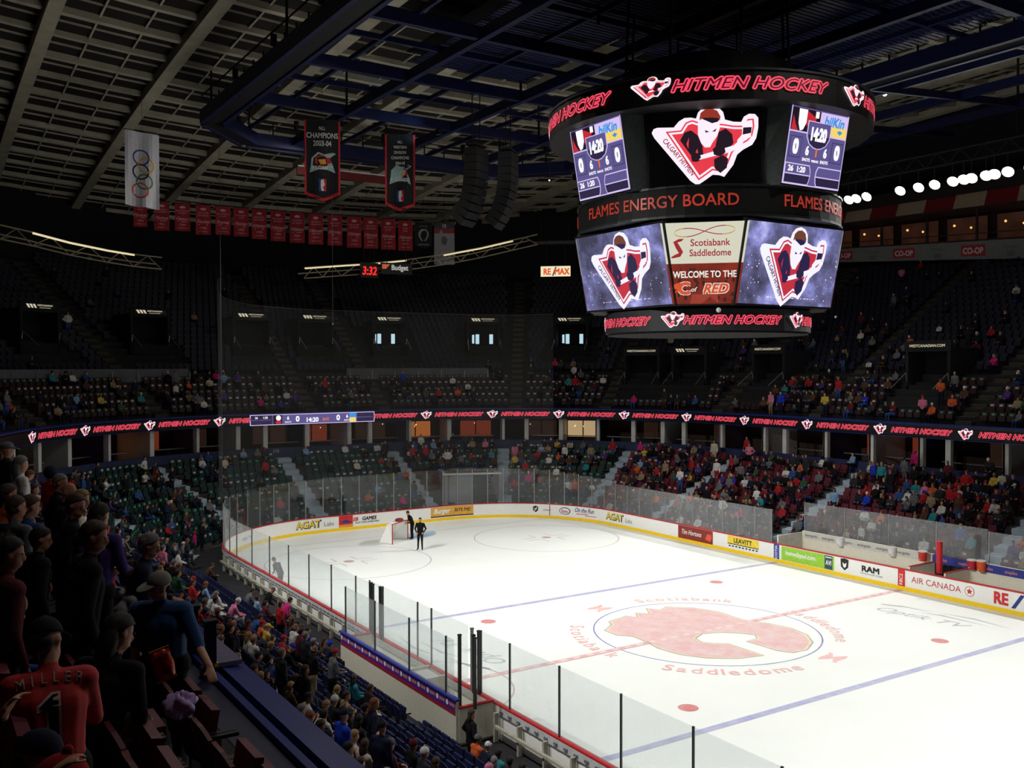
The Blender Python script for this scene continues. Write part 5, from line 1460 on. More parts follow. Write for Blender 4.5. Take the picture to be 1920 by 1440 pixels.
def seated(lean=.0, arms='lap', look=(0, 1, -.15), twist=0.0):
    s, c = math.sin(lean), math.cos(lean)
    def up(y, z): return (y*c+(z-.5)*s, .5+(z-.5)*c-y*s)
    J = dict(pelvis=(0, 0, .53), hip_l=(-.09, .02, .5), hip_r=(.09, .02, .5), knee_l=(-.13, .44, .52), knee_r=(.13, .44, .52), ank_l=(-.12, .42, .1), ank_r=(.13, .46, .1), toe_l=(-.14, .6, .045), toe_r=(.15, .64, .045))
    y, z = up(-.03, .84); J['chest'] = (0, y, z)
    y, z = up(-.02, 1.02); J['neck'] = (0, y, z)
    y, z = up(0, 1.18); J['head'] = (0, y+lean*.05, z)
    y, z = up(-.03, .96)
    J['sho_l'] = (-.18, y, z); J['sho_r'] = (.18, y, z)
    for q, sx in (('l', -1), ('r', 1)):
        if arms == 'lap': J['elb_'+q] = (sx*.24, y+.1, z-.26); J['wri_'+q] = (sx*.12, y+.33, z-.30); J['hand_'+q] = (sx*.04, y+.4, z-.31)
        if arms == 'knees': J['elb_'+q] = (sx*.22, y+.14, z-.27); J['wri_'+q] = (sx*.12, y+.36, max(.6, z-.32)); J['hand_'+q] = (sx*.03, y+.43, max(.58, z-.34))
        if arms == 'up': J['elb_'+q] = (sx*.23, y+.18, z-.22); J['wri_'+q] = (sx*.09, y+.36, z-.02); J['hand_'+q] = (sx*.04, y+.4, z+.07)
        if arms == 'fold': J['elb_'+q] = (sx*.25, y+.08, z-.25); J['wri_'+q] = (-sx*.04, y+.25, z-.2-.04*sx); J['hand_'+q] = (-sx*.12, y+.23, z-.18)
    J['look'] = look
    return J


def standing(lean=0.0, arms='down', look=(0, 1, 0), stride=.0, h=1.0):
    s, c = math.sin(lean), math.cos(lean)
    def up(x, y, z): return (x, y*c+(z-.93)*s, .93+(z-.93)*c-y*s)
    J = dict(pelvis=(0, 0, .98), hip_l=(-.09, 0, .92), hip_r=(.09, 0, .92), knee_l=(-.1, .03+stride*.5, .5), knee_r=(.1, .03-stride*.3, .5), ank_l=(-.11, stride*.8, .1), ank_r=(.12, -stride*.9, .1), toe_l=(-.13, .15+stride*.8, .045), toe_r=(.15, .14-stride*.9, .045))
    J['chest'] = up(0, -.01, 1.3); J['neck'] = up(0, 0, 1.49); J['head'] = up(0, .02, 1.65); J['sho_l'] = up(-.19, -.01, 1.42); J['sho_r'] = up(.19, -.01, 1.42)
    for q, sx in (('l', -1), ('r', 1)):
        if arms == 'down': e, w_, h_ = (sx*.25, -.02, 1.13), (sx*.26, .08, .88), (sx*.25, .12, .8)
        if arms == 'pocket': e, w_, h_ = (sx*.3, -.08, 1.15), (sx*.2, .08, .98), (sx*.15, .13, .93)
        if arms == 'front': e, w_, h_ = (sx*.25, .06, 1.15), (sx*.14, .3, 1.12), (sx*.08, .38, 1.12)
        if arms == 'reach': e, w_, h_ = (sx*.3, .2, 1.22), (sx*.36, .44, 1.08), (sx*.37, .53, 1.05)
        if arms == 'hips': e, w_, h_ = (sx*.36, -.08, 1.18), (sx*.2, .06, 1.0), (sx*.15, .1, .98)
        J['elb_'+q], J['wri_'+q], J['hand_'+q] = up(*e), up(*w_), up(*h_)
    J['look'] = look
    return {k: (tuple(v*h for v in p) if k != 'look' else p) for k, p in J.items()}


def hair_mesh(M, style, n=12):
    """hair, hats and caps that fit the head frame M"""
    m = MB()
    if style == 'short':
        m.ball((0, 0, 0), (.084, .108, .1), n, 0, M @ Matrix.Translation((0, -.022, .034)) @ Matrix.Rotation(math.radians(34), 4, 'X'), -.12, 1)
        m.ball((0, 0, 0), (.072, .05, .075), n, 0, M @ Matrix.Translation((0, -.055, -.012)))
    if style == 'long':
        m.ball((0, 0, 0), (.088, .11, .106), n, 0, M @ Matrix.Translation((0, -.02, .034)) @ Matrix.Rotation(math.radians(34), 4, 'X'), -.12, 1)
        m.ball((0, 0, 0), (.092, .06, .16), n, 0, M @ Matrix.Translation((0, -.065, -.075)))
    if style == 'bald':
        m.ball((0, 0, 0), (.072, .05, .045), n, 0, M @ Matrix.Translation((0, -.052, -.015)))
    if style == 'beanie':
        m.ball((0, 0, 0), (.09, .11, .115), n, 0, M @ Matrix.Translation((0, -.012, .045)) @ Matrix.Rotation(math.radians(12), 4, 'X'), -.25, 1); m.ball((0, 0, 0), .024, 8, 0, M @ Matrix.Translation((0, -.03, .165)))
    if style in ('cap', 'capback'):
        fl = -1 if style == 'capback' else 1
        m.ball((0, 0, 0), (.086, .105, .1), n, 0, M @ Matrix.Translation((0, -.01, .045)) @ Matrix.Rotation(math.radians(6*fl), 4, 'X'), -.05, 1)
        m.ball((0, 0, 0), (.068, .095, .012), n, 0, M @ Matrix.Translation((0, .105*fl, .045)) @ Matrix.Rotation(math.radians(-10*fl), 4, 'X'))
    if style == 'hood':
        m.ball((0, 0, 0), (.11, .12, .13), n, 0, M @ Matrix.Translation((0, -.03, .015)), -.9, 1)
    me_o = m.build('tmp', concrete, smooth=True); me = me_o.data; bpy.data.objects.remove(me_o); me.materials.clear(); me.materials.append(None); return me


STYLES = ['short', 'long', 'bald', 'beanie', 'cap', 'hood']
POSES = {}
for nm, J in (('lap', seated(.02)), ('look', seated(.05, 'fold', (.5, 1, -.1))), ('lean', seated(.42, 'knees', (0, 1, -.3))), ('phone', seated(.12, 'up', (0, 1, -.45))), ('turn', seated(.0, 'lap', (-.8, 1, 0))),
              ('stand', standing(0, 'down')), ('hips', standing(.0, 'hips', (.3, 1, 0))), ('hold', standing(.08, 'front', (-.4, 1, -.2))), ('stoop', standing(.45, 'front', (0, 1, -.5))), ('walk', standing(.06, 'down', (0, 1, -.2), .26))):
    me, M = figure(J, .026, 1.12, ratio=.5); lo, _ = figure(J, .05, 1.2, ratio=.35)
    POSES[nm] = (me, M, {s: hair_mesh(M, s) for s in STYLES}, lo, {s: hair_mesh(M, s, 6) for s in STYLES})

CL_ = {'black': (17, 17, 20), 'charcoal': (38, 40, 45), 'navy': (22, 27, 48), 'grey': (92, 94, 98), 'white': (190, 190, 188), 'red': (150, 32, 38), 'maroon': (80, 28, 38), 'blue': (42, 72, 126), 'royal blue': (24, 50, 160),
       'pink': (190, 110, 138), 'magenta': (180, 34, 110), 'orange': (184, 84, 44), 'yellow': (178, 152, 66), 'green': (42, 80, 56), 'teal': (40, 118, 128), 'brown': (72, 52, 40), 'tan': (132, 114, 90), 'purple': (64, 46, 110), 'light blue': (112, 144, 176), 'cream': (176, 166, 146)}
HC_ = {'dark': (22, 17, 14), 'brown': (52, 36, 26), 'fair': (134, 108, 68), 'grey': (104, 102, 98), 'ginger': (104, 58, 36)}
def cloth(c): return mat('cloth_'+c.replace(' ', '_'), CL_[c], .85, vary=.2, scale=9, spec=.15)
def hairm(c): return mat('hair_'+c, HC_[c], .75, vary=.25, scale=30)
skins = [mat('skin_%d' % i, c, .6, vary=.06, scale=12) for i, c in enumerate([(178, 126, 100), (160, 110, 86), (190, 142, 118), (124, 82, 62)])]
shoe_m = mat('shoe_dark', (24, 24, 26), .6)
legc = ['black', 'navy', 'charcoal', 'blue', 'navy', 'brown']


def person(pose, loc, rz, top, legs, style, hc, label, group=None, sk=0, scale=1.0, name='spectator'):
    me, M, H, lo, lh = POSES[pose]
    o = bpy.data.objects.new(name, me); COL.objects.link(o); o.location = loc; o.rotation_euler = (0, 0, rz); o.scale = (scale,)*3
    for i, mt in enumerate((skins[sk], cloth(top), cloth(legs), shoe_m)):
        o.material_slots[i].link = 'OBJECT'; o.material_slots[i].material = mt
    h = bpy.data.objects.new('hair' if style in ('short', 'long', 'bald') else {'cap': 'cap', 'hood': 'hood', 'beanie': 'knit_hat'}[style], H[style]); COL.objects.link(h); h.parent = o
    h.material_slots[0].link = 'OBJECT'; h.material_slots[0].material = hairm(hc) if style in ('short', 'long', 'bald') else cloth(hc)
    tag(o, uniq(label), 'person', group); return o


# ------------------------------------------------------------------ seats
def seat_parts(folded):
    sh = MB(); n = 8; v = []
    for back in (0, 1):      # curved back with a rounded top
        for i in range(n+1):
            x = -.23+.46*i/n; zt = .88-.09*abs(2*i/n-1)**2.6; yb = -.20-.05*(1-(2*i/n-1)**2)-.035*back
            v += [(x, yb+.03, .42), (x, yb-.045, zt)]
    sh.v = v; q = (n+1)*2
    for i in range(n):
        a = 2*i; sh.f += [(a, a+2, a+3, a+1), (q+a, q+a+1, q+a+3, q+a+2), (a+1, a+3, q+a+3, q+a+1), (a, q+a, q+a+2, a+2)]; sh.m += [0]*4
    sh.f += [(0, 1, q+1, q), (2*n, q+2*n, q+2*n+1, 2*n+1)]; sh.m += [0, 0]
    pn = MB()
    if folded: pn.box((0, 0, 0), (.43, .42, .07), 0, 0, Matrix.Translation((0, -.10, .60)) @ Matrix.Rotation(math.radians(80), 4, 'X'))
    else: pn.box((0, .03, .43), (.43, .42, .07))
    fr = MB()
    for s in (-1, 1): fr.box((s*.25, -.1, .3), (.03, .1, .6)); 
    ar = MB()
    for s in (-1, 1): ar.box((s*.25, -.04, .62), (.045, .26, .03))
    return sh, pn, fr, ar


SEATP = {}
for fold in (True, False):
    for cn, mt in (('navy', seat_navy), ('maroon', seat_maroon), ('green', seat_green)):
        sh, pn, fr, ar = seat_parts(fold)
        SEATP[(fold, cn)] = []
        for nm, b, mm in (('backrest', sh, mt), ('seat_pan', pn, mt), ('seat_leg', fr, seat_grey if cn == 'maroon' else black), ('armrest', ar, black)):
            o = b.build('tmp', mm, smooth=False); SEATP[(fold, cn)].append((nm, o.data)); bpy.data.objects.remove(o)


def seat(p, rz, cn, label, group, fold=True):
    root = empty('stadium_seat', p, rz); tag(root, label, 'seat', group); root.empty_display_size = .1
    for nm, me in SEATP[(fold, cn)]:
        o = bpy.data.objects.new(nm, me); COL.objects.link(o); o.parent = root


class Bulk:
    """many far copies gathered into one mesh, with numpy"""
    def __init__(self): self.V = []; self.F = []; self.M = []; self.n = 0; self.mats = []; self.cache = {}

    def mi(self, m):
        if m not in self.mats: self.mats.append(m)
        return self.mats.index(m)

    def put(self, me, T, slots):
        key = me.name
        if key not in self.cache:
            self.cache[key] = ([v.co.copy() for v in me.vertices], [(tuple(p.vertices), p.material_index) for p in me.polygons])
        vs, fs = self.cache[key]; b = self.n
        self.V += [tuple(T @ v) for v in vs]; self.F += [tuple(i+b for i in f) for f, _ in fs]
        sl = [self.mi(s) for s in slots]; self.M += [sl[k] for _, k in fs]; self.n += len(vs)

    def build(self, name):
        me = bpy.data.meshes.new(name); me.from_pydata(self.V, [], self.F)
        for m in self.mats: me.materials.append(m)
        me.polygons.foreach_set('material_index', self.M); me.update(); o = bpy.data.objects.new(name, me); COL.objects.link(o); return o


lowseat = MB(); lowseat.box((0, -.22, .66), (.44, .06, .42)); lowseat.box((0, -.1, .5), (.42, .1, .3), 0, 0)
_o = lowseat.build('low_seat', concrete); LOWS = _o.data; bpy.data.objects.remove(_o)
_m = MB(); _m.box((0, -.17, .74), (.2, .03, .12)); _o = _m.build('low_tag', concrete); LOWT = _o.data; bpy.data.objects.remove(_o)


def vis(p):
    e = Vector(p)-CAM; z = e.dot(CF)
    if z < 1: return None
    return 960+FPX*e.dot(CR)/z, 720-FPX*e.dot(CU)/z, z


def near_portal(d, a, pad=2.3):
    for pa, d0, d1 in PORTAL_AREAS:
        if d0 < d < d1+2.2 and abs(a-pa) < pad*(20.1/max(20.1, 8.5+d))+.2: return True
    return False


# hero spectators in the near lower stand, put where the photograph shows their heads
def near_row(px, py, hz):
    """seat row under a head seen at a photo pixel (near lower stand)"""
    r = ray(px, py); best = None
    for k, (d, z) in enumerate(LROWS):
        X = -12.99-d-.45; t = (X-CAM.x)/r.x; zz = CAM.z+r.z*t
        e = abs(zz-(z+hz))
        if t > 0 and (best is None or e < best[0]): best = (e, k, CAM.y+r.y*t)
    return best[1], best[2]


HERO = [  # px, py of head, pose, top, legs, headwear, hair or hat colour, words
    (403, 1106, 'turn', 'white', 'navy', 'short', 'dark', 'white shirt turned sideways'), (428, 1122, 'lean', 'pink', 'white', 'beanie', 'white', 'pale pink coat and white knit hat'), (400, 1124, 'lap', 'white', 'navy', 'short', 'dark', 'white top with black hair'),
    (382, 1122, 'lap', 'charcoal', 'black', 'beanie', 'grey', 'charcoal coat and grey knit hat'), (488, 1106, 'stoop', 'black', 'navy', 'cap', 'grey', 'black jacket and grey cap bending'), (516, 1132, 'stand', 'red', 'black', 'short', 'brown', 'red numbered jersey standing'),
    (522, 1112, 'stoop', 'magenta', 'black', 'short', 'dark', 'bright magenta coat bending'), (539, 1128, 'look', 'black', 'black', 'short', 'dark', 'black top and black hair'), (559, 1127, 'lap', 'grey', 'black', 'short', 'dark', 'grey scarf near the glass'),
    (575, 1133, 'lap', 'royal blue', 'navy', 'short', 'dark', 'royal blue hooded top'), (602, 1157, 'look', 'brown', 'black', 'long', 'brown', 'brown jacket and long hair'), (546, 1152, 'lap', 'brown', 'navy', 'long', 'brown', 'brown top and long brown hair'),
    (566, 1152, 'turn', 'black', 'black', 'short', 'brown', 'black coat looking sideways'), (470, 1159, 'lean', 'blue', 'navy', 'short', 'brown', 'blue shirt leaning forward'), (408, 1162, 'lap', 'black', 'black', 'bald', 'grey', 'black top and bald head'),
    (420, 1176, 'stand', 'black', 'black', 'short', 'dark', 'black suit with white collar standing'), (407, 1188, 'look', 'grey', 'navy', 'long', 'brown', 'grey top and brown hair by the ledge'), (536, 1174, 'hold', 'white', 'navy', 'bald', 'grey', 'white top and bald head standing'),
    (551, 1176, 'hold', 'maroon', 'black', 'short', 'brown', 'maroon top standing'), (565, 1186, 'stand', 'charcoal', 'black', 'short', 'grey', 'charcoal coat and grey hair'), (530, 1188, 'lap', 'red', 'black', 'cap', 'red', 'red jacket and red cap'),
    (581, 1190, 'lap', 'black', 'black', 'short', 'grey', 'black coat and grey hair seated'), (602, 1195, 'lap', 'navy', 'navy', 'beanie', 'royal blue', 'navy coat and blue knit hat'), (494, 1176, 'lap', 'orange', 'black', 'cap', 'red', 'orange top and red cap'),
    (500, 1178, 'look', 'yellow', 'navy', 'cap', 'yellow', 'yellow scarf and cap'), (469, 1204, 'lap', 'cream', 'black', 'long', 'fair', 'cream scarf and fair hair'), (478, 1221, 'phone', 'charcoal', 'navy', 'short', 'dark', 'charcoal coat looking at a phone'),
    (516, 1215, 'stand', 'charcoal', 'charcoal', 'short', 'grey', 'charcoal striped jacket with white badge standing'), (574, 1219, 'hold', 'black', 'tan', 'bald', 'grey', 'black jacket and bald head standing'), (612, 1224, 'hold', 'grey', 'black', 'cap', 'red', 'grey coat and dark red cap'),
    (562, 1248, 'hips', 'black', 'black', 'short', 'brown', 'black coat and brown hair standing'), (512, 1276, 'lean', 'black', 'black', 'short', 'brown', 'black top with folded hands at the ledge'), (665, 1277, 'turn', 'teal', 'navy', 'long', 'brown', 'teal top and long brown hair'),
    (684, 1278, 'look', 'black', 'black', 'short', 'brown', 'black sweater with pale emblem'), (634, 1303, 'turn', 'brown', 'black', 'long', 'fair', 'brown coat and fair hair'), (640, 1295, 'look', 'tan', 'navy', 'short', 'brown', 'tan coat'),
    (654, 1320, 'lap', 'black', 'black', 'short', 'dark', 'black jacket and dark hair'), (678, 1330, 'phone', 'black', 'navy', 'short', 'dark', 'black jacket holding a white phone'), (668, 1366, 'lap', 'cream', 'black', 'long', 'fair', 'cream scarf and blond hair'),
    (684, 1382, 'turn', 'cream', 'navy', 'long', 'brown', 'cream scarf and long brown hair'), (706, 1388, 'lap', 'black', 'black', 'bald', 'ginger', 'black jacket and pink collar'), (736, 1386, 'lap', 'maroon', 'black', 'beanie', 'grey', 'maroon scarf and grey knit hat'),
    (763, 1392, 'lap', 'black', 'black', 'beanie', 'maroon', 'black coat and dark red hat'), (785, 1390, 'lap', 'charcoal', 'navy', 'beanie', 'white', 'charcoal coat and white knit hat'), (798, 1402, 'turn', 'charcoal', 'navy', 'long', 'brown', 'charcoal coat and wavy hair'),
    (868, 1285, 'hips', 'black', 'black', 'long', 'brown', 'black vest and white shirt standing'), (887, 1308, 'look', 'orange', 'black', 'beanie', 'grey', 'orange coat and grey knit hat'), (906, 1312, 'turn', 'navy', 'navy', 'cap', 'white', 'navy jacket and white cap'),
    (885, 1350, 'lap', 'teal', 'navy', 'short', 'dark', 'teal hood and dark hair'), (902, 1352, 'turn', 'charcoal', 'navy', 'short', 'dark', 'charcoal hooded coat'), (918, 1366, 'look', 'red', 'black', 'short', 'dark', 'red collar and dark hair'),
    (922, 1378, 'lap', 'red', 'navy', 'cap', 'red', 'bright red hooded cap'), (886, 1392, 'lean', 'royal blue', 'navy', 'hood', 'royal blue', 'royal blue puffy hooded coat'), (930, 1386, 'lean', 'white', 'grey', 'bald', 'brown', 'white t-shirt leaning forward'),
    (958, 1412, 'turn', 'black', 'black', 'short', 'brown', 'black suit jacket and light blue shirt'), (902, 1432, 'lap', 'pink', 'navy', 'beanie', 'pink', 'pink knit hat'), (969, 1362, 'turn', 'maroon', 'black', 'long', 'brown', 'maroon coat and brown hair by the glass'),
    (1040, 1405, 'lean', 'grey', 'navy', 'cap', 'navy', 'grey top and navy cap by the glass'), (500, 1066, 'lap', 'maroon', 'black', 'short', 'dark', 'maroon top near the boards'), (457, 1076, 'lean', 'grey', 'black', 'short', 'dark', 'grey top near the boards'),
    (478, 1090, 'lap', 'light blue', 'navy', 'short', 'brown', 'light blue hooded top near the boards'), (362, 1096, 'look', 'red', 'black', 'short', 'brown', 'red and black top'), (388, 1062, 'lean', 'brown', 'black', 'short', 'brown', 'brown jacket far up the near stand'),
    (548, 1330, 'phone', 'white', 'navy', 'short', 'grey', 'white top reading a white programme'), (590, 1336, 'phone', 'tan', 'navy', 'short', 'dark', 'tan coat with yellow marked sleeve'), (578, 1300, 'look', 'white', 'navy', 'short', 'dark', 'white hood and black hair'),
]


def far_row(px, py, hz, rows):
    """seat row of a far stand whose occupant's head is seen at a photo pixel"""
    r = ray(px, py); hr = math.hypot(r.x, r.y); best = None
    for k, (d, z) in enumerate(rows):
        bb = None
        for i in range(-60, 900):
            a = i*.1; p, n = A(d+.42, a, z); e = p-CAM
            if e.dot(CF) < 8: continue
            u = 960+FPX*e.dot(CR)/e.dot(CF)
            if bb is None or abs(u-px) < bb[0]: bb = (abs(u-px), a, p, n)
        p = bb[2]; zz = CAM.z+r.z/hr*math.hypot(p.x-CAM.x, p.y-CAM.y); e = abs(zz-z-hz)
        if best is None or e < best[0]: best = (e, k, p, bb[3])
    return best[1:]


FAR = [(1357, 928, 'L', 'hips', 'white', 'tan', 'short', 'dark', 'white long-sleeved shirt and tan trousers standing by the far glass'), (1640, 870, 'L', 'stand', 'royal blue', 'navy', 'short', 'fair', 'royal blue shirt standing in the far stairs'),
       (1655, 877, 'L', 'stand', 'teal', 'black', 'long', 'fair', 'teal top standing beside the royal blue shirt'), (1672, 872, 'L', 'stand', 'maroon', 'navy', 'short', 'dark', 'maroon top standing in the far stairs'),
       (1698, 864, 'L', 'stand', 'grey', 'grey', 'short', 'dark', 'grey suit standing above the far stairs'), (1717, 848, 'L', 'stand', 'magenta', 'black', 'hood', 'magenta', 'bright magenta coat near the suite wall'),
       (1802, 915, 'L', 'stoop', 'red', 'navy', 'hood', 'red', 'big red coat bending in the far stand'), (1250, 862, 'L', 'stand', 'tan', 'black', 'short', 'brown', 'tan jacket standing in the far right corner'),
       (1347, 864, 'L', 'stand', 'white', 'red', 'cap', 'white', 'white shirt, red shorts and white cap'), (1373, 860, 'L', 'stand', 'red', 'black', 'short', 'dark', 'red coat standing right of the white shirt'),
       (1342, 830, 'L', 'stand', 'cream', 'cream', 'short', 'dark', 'cream clothes standing at the top of the corner stand'), (1408, 836, 'L', 'hips', 'pink', 'black', 'long', 'brown', 'pale pink top and long hair near the suite wall'),
       (1403, 818, 'L', 'stand', 'red', 'black', 'long', 'dark', 'red top directly behind the pale pink top'), (1277, 935, 'L', 'stand', 'tan', 'black', 'long', 'brown', 'tan coat and long hair standing low in the corner stand'),
       (1860, 842, 'L', 'stoop', 'charcoal', 'navy', 'beanie', 'white', 'charcoal coat bending high in the far stand'), (1600, 835, 'L', 'lap', 'light blue', 'black', 'short', 'dark', 'light blue top with raised head below the suites'),
       (1768, 707, 'U', 'hold', 'orange', 'navy', 'short', 'brown', 'bright orange top standing in the upper stand'), (1466, 733, 'U', 'stand', 'royal blue', 'navy', 'short', 'dark', 'royal blue top at the balcony front'),
       (1448, 735, 'U', 'stand', 'pink', 'tan', 'short', 'dark', 'pink top at the balcony front beside the blue top'), (1786, 748, 'U', 'lap', 'orange', 'navy', 'bald', 'ginger', 'orange top seated at the balcony front'),
       (1550, 735, 'U', 'hold', 'yellow', 'navy', 'short', 'dark', 'yellow shirt in the upper stand'), (965, 832, 'L', 'stand', 'pink', 'pink', 'long', 'brown', 'pink clothes climbing the middle stairs'),
       (497, 862, 'L', 'walk', 'red', 'black', 'short', 'dark', 'red jacket climbing the stairs of the green seats'), (268, 862, 'L', 'hips', 'white', 'black', 'short', 'dark', 'white top standing among the left green seats')]
FARP = []
TAKEN = set(); seq = {}
COUNT = 0
STAND_POSES = ('stand', 'hips', 'hold', 'stoop', 'walk')
PITCH = .53
for px, py, pose, top, legs, style, hc, wds in HERO:
    hz = {'stand': 1.7, 'hips': 1.7, 'hold': 1.68, 'stoop': 1.6, 'walk': 1.7, 'lean': 1.12}.get(pose, 1.25)
    k, y = near_row(px, py, hz)
    j = round((CY-y)/PITCH); y = CY-j*PITCH
    while (k, j) in TAKEN: j += 1; y = CY-j*PITCH
    TAKEN.add((k, j))
    d, z = LROWS[k]
    person(pose, (-12.99-d-(.42 if pose not in STAND_POSES else .28), y, z), -PI/2+RND.uniform(-.12, .12), top, legs, style, hc, 'person in %s, %s row of near lower stand' % (wds, ordw(k+1)), 'crowd in the near lower stand', RND.randrange(4)); COUNT += 1
for px, py, tr, pose, top, legs, style, hc, wds in FAR:
    hz = {'stand': 1.65, 'hips': 1.65, 'hold': 1.62, 'stoop': 1.5, 'walk': 1.65}.get(pose, 1.2)
    k, p, n = far_row(px, py, hz, LROWS if tr == 'L' else UROWS[:12])
    FARP.append(p); q = p-n*(.14 if pose in STAND_POSES else 0)
    person(pose, q, face_in(n)+RND.uniform(-.4, .4)+(PI if 'climbing' in wds or 'stairs' in wds else 0), top, legs, style, hc, 'person in '+wds, 'crowd in the far stands', RND.randrange(3)); COUNT += 1
# ------------------------------------------------------------------ fill both stands
TOPS = ['black']*22+['charcoal']*12+['navy']*10+['grey']*7+['white']*4+['red']*5+['maroon']*3+['blue']*3+['brown']*3+['royal blue', 'pink', 'orange', 'green', 'teal', 'brown', 'brown', 'tan', 'purple', 'light blue', 'cream', 'yellow', 'magenta', 'orange', 'tan', 'light blue']
HATS = ['black', 'red', 'white', 'grey', 'navy', 'royal blue']


def look_():
    st = RND.choices(['short', 'long', 'bald', 'beanie', 'cap', 'hood'], [40, 25, 6, 9, 17, 3])[0]
    return st, (RND.choice(list(HC_)) if st in ('short', 'long', 'bald') else RND.choice(HATS))


def dens_lower(a, k):
    if a < 12: return .62 if k > 1 else .35
    if a < 30: return .66
    if a < 42: return .55 if k > 2 else .35
    if a < 50: return .62
    if a < 54.5: return .45
    if a < 61: return .10
    if a < 72: return .14
    if a < 90: return .22
    return .3


def dens_upper(a, k):
    top = max(0, 1-k/13)
    if a < 12: return .55*top+.04
    if a < 22: return .42*top+.05
    if a < 33: return .36*top+.03
    if a < 42: return .28*top
    if a < 44: return .15*top
    if a < 54: return .22 if k < 4 else .0
    if a < 64: return .3 if k < 4 else .01
    if a < 80: return .25 if k < 5 else .02
    return .6 if k < 5 else .2


CAND = []; SEATS = []
def aisle(a, L_): return any(abs(a-q) < .75 for q in L_)


for tier, rows, ais, dens, p0 in (('lower', LROWS, AISLES_L, dens_lower, .53), ('upper', UROWS, AISLES_U, dens_upper, .54)):
    for k, (d, z) in enumerate(rows):
        # walk along the row by true arc length
        sA, sB = conv(A0+2, d), conv(A_END-4, d); n = int((sB-sA)/p0)
        if tier == 'lower': j0 = 0
        for j in range(n):
            s = sA+j*p0
            (x, y), nr = O(d+.42, s*1.0+(0)) if False else O(d+.42, conv(s, d+.42, d))
            a = conv(s, D0, d)
            if tier == 'lower' and x < -12 and y < CY: 
                jj = round((CY-y)/PITCH); y = CY-jj*PITCH
                if d < 2.0 and -2.5 < y < 10.5: pass
            else: jj = None
            if aisle(a, ais): continue
            if tier == 'lower' and (k == 11 or (k < 2 and x > 12 and y < 8.4)): continue
            if tier == 'upper' and near_portal(d+.4, a): continue
            if tier == 'upper' and 4.4 < k < 5.6 and a > 40: continue
            if tier == 'upper' and k == 5: continue
            if tier == 'lower' and abs(x-8.3) < 2.9 and k < 7 and y > 30: continue
            v = vis((x, y, z+.8))
            if v is None or not (-60 < v[0] < 1990 and -40 < v[1] < 1520): continue
            if tier == 'upper' and x < -24 and y < -13: continue      # the seats round the camera are placed by hand
            rz = face_in(nr); hero = (jj is not None and (k, jj) in TAKEN)
            dn = dens(a, k)
            if tier == 'lower' and jj is not None:
                px, py = v[0], v[1]; dn = .22
                if k >= 7 and px > 380: dn = .55
                if px < 420: dn = .3
                if 560 < px < 860 and k < 6: dn = .03
                if py > 1260 and px > 520: dn = .12
                if px > 800: dn = .06
                if 380 < px < 720 and k > 4 and py > 1130: dn = .42
                if k < 4 and py < 1150: dn = .03
                if k < 2 and py > 1150 and px < 850: dn = .0
            if not hero and any((x-f.x)**2+(y-f.y)**2 < .3 for f in FARP): hero = True
            who = hero or RND.random() < dn
            if who and not hero: CAND.append((v[2], tier, k, (x, y, z), rz, a))
            SEATS.append((v[2], tier, k, (x, y, z), rz, a, who))

CAND.sort(key=lambda c: c[0])
PEOPLE_MAX = 262-COUNT
cnt = {}


def place_words(tier, a, x, y, k, cnt):
    if tier == 'lower' and x < -12 and y < 22: st = 'near lower stand'
    elif a < 21: st = 'far side %s stand' % tier
    elif a < 33: st = 'far right corner of the %s stand' % tier
    elif a < 54: st = 'far end %s stand' % tier
    elif a < 84: st = 'far left corner of the %s stand' % tier
    else: st = 'near side %s stand' % tier
    key = (st, k); cnt[key] = cnt.get(key, 0)+1
    return st, cnt[key]


crowd = Bulk(); POSEW = ['lap']*5+['look']*3+['lean']*2+['phone']*2+['turn']*3+['stand', 'hold', 'hips']
POSET = {'lap': 'hands on lap', 'look': 'arms folded', 'lean': 'leaning forward', 'phone': 'hands raised', 'turn': 'turned sideways', 'stand': 'standing', 'hold': 'standing with hands together', 'hips': 'standing hands on hips'}
for i, (dep, tier, k, p, rz, a) in enumerate(CAND):
    pose = RND.choice(POSEW); top = RND.choice(TOPS); legs = RND.choice(legc); st, hc = look_(); sk = RND.choice([0, 0, 1, 2, 2, 3]); sc = RND.choice([1, 1, 1, .97, 1.03, .8]); tw = rz+RND.uniform(-.35, .35)
    stn = pose in STAND_POSES
    fwd = Vector((-math.sin(rz), math.cos(rz), 0))*(.12 if stn else 0)
    q = Vector(p)+fwd+(Vector((0, 0, .0)))
    if i < PEOPLE_MAX:
        sw, num = place_words(tier, a, p[0], p[1], k, cnt)
        hw = {'short': '%s hair' % hc, 'long': 'long %s hair' % hc, 'bald': 'a thinning %s crown' % hc, 'beanie': '%s knit hat' % hc, 'cap': '%s cap' % hc, 'hood': '%s hood up' % hc}[st]
        lab = '%s top, %s, %s row %s, %s person along' % (top, hw, sw.replace(' of the', ''), ordw(k+1), ordw(num))
        person(pose, q, tw, top, legs, st, hc, ('person in '+lab) if len(lab.split()) < 15 else 'person in '+lab.replace(' stand', '').replace(' person along', ' along'), 'crowd in the '+sw, sk, sc)
    else:
        me, M, H, lo, lh = POSES[pose]; T = Matrix.Translation(q) @ Matrix.Rotation(tw, 4, 'Z') @ Matrix.Scale(sc, 4)
        crowd.put(lo, T, [skins[sk], cloth(top), cloth(legs), shoe_m]); crowd.put(lh[st], T, [hairm(hc) if st in ('short', 'long', 'bald') else cloth(hc)])
if crowd.n: o = crowd.build('distant_crowd'); tag(o, uniq('scattered distant crowd seated and standing in the far and upper stands'), 'crowd', None, 'stuff')

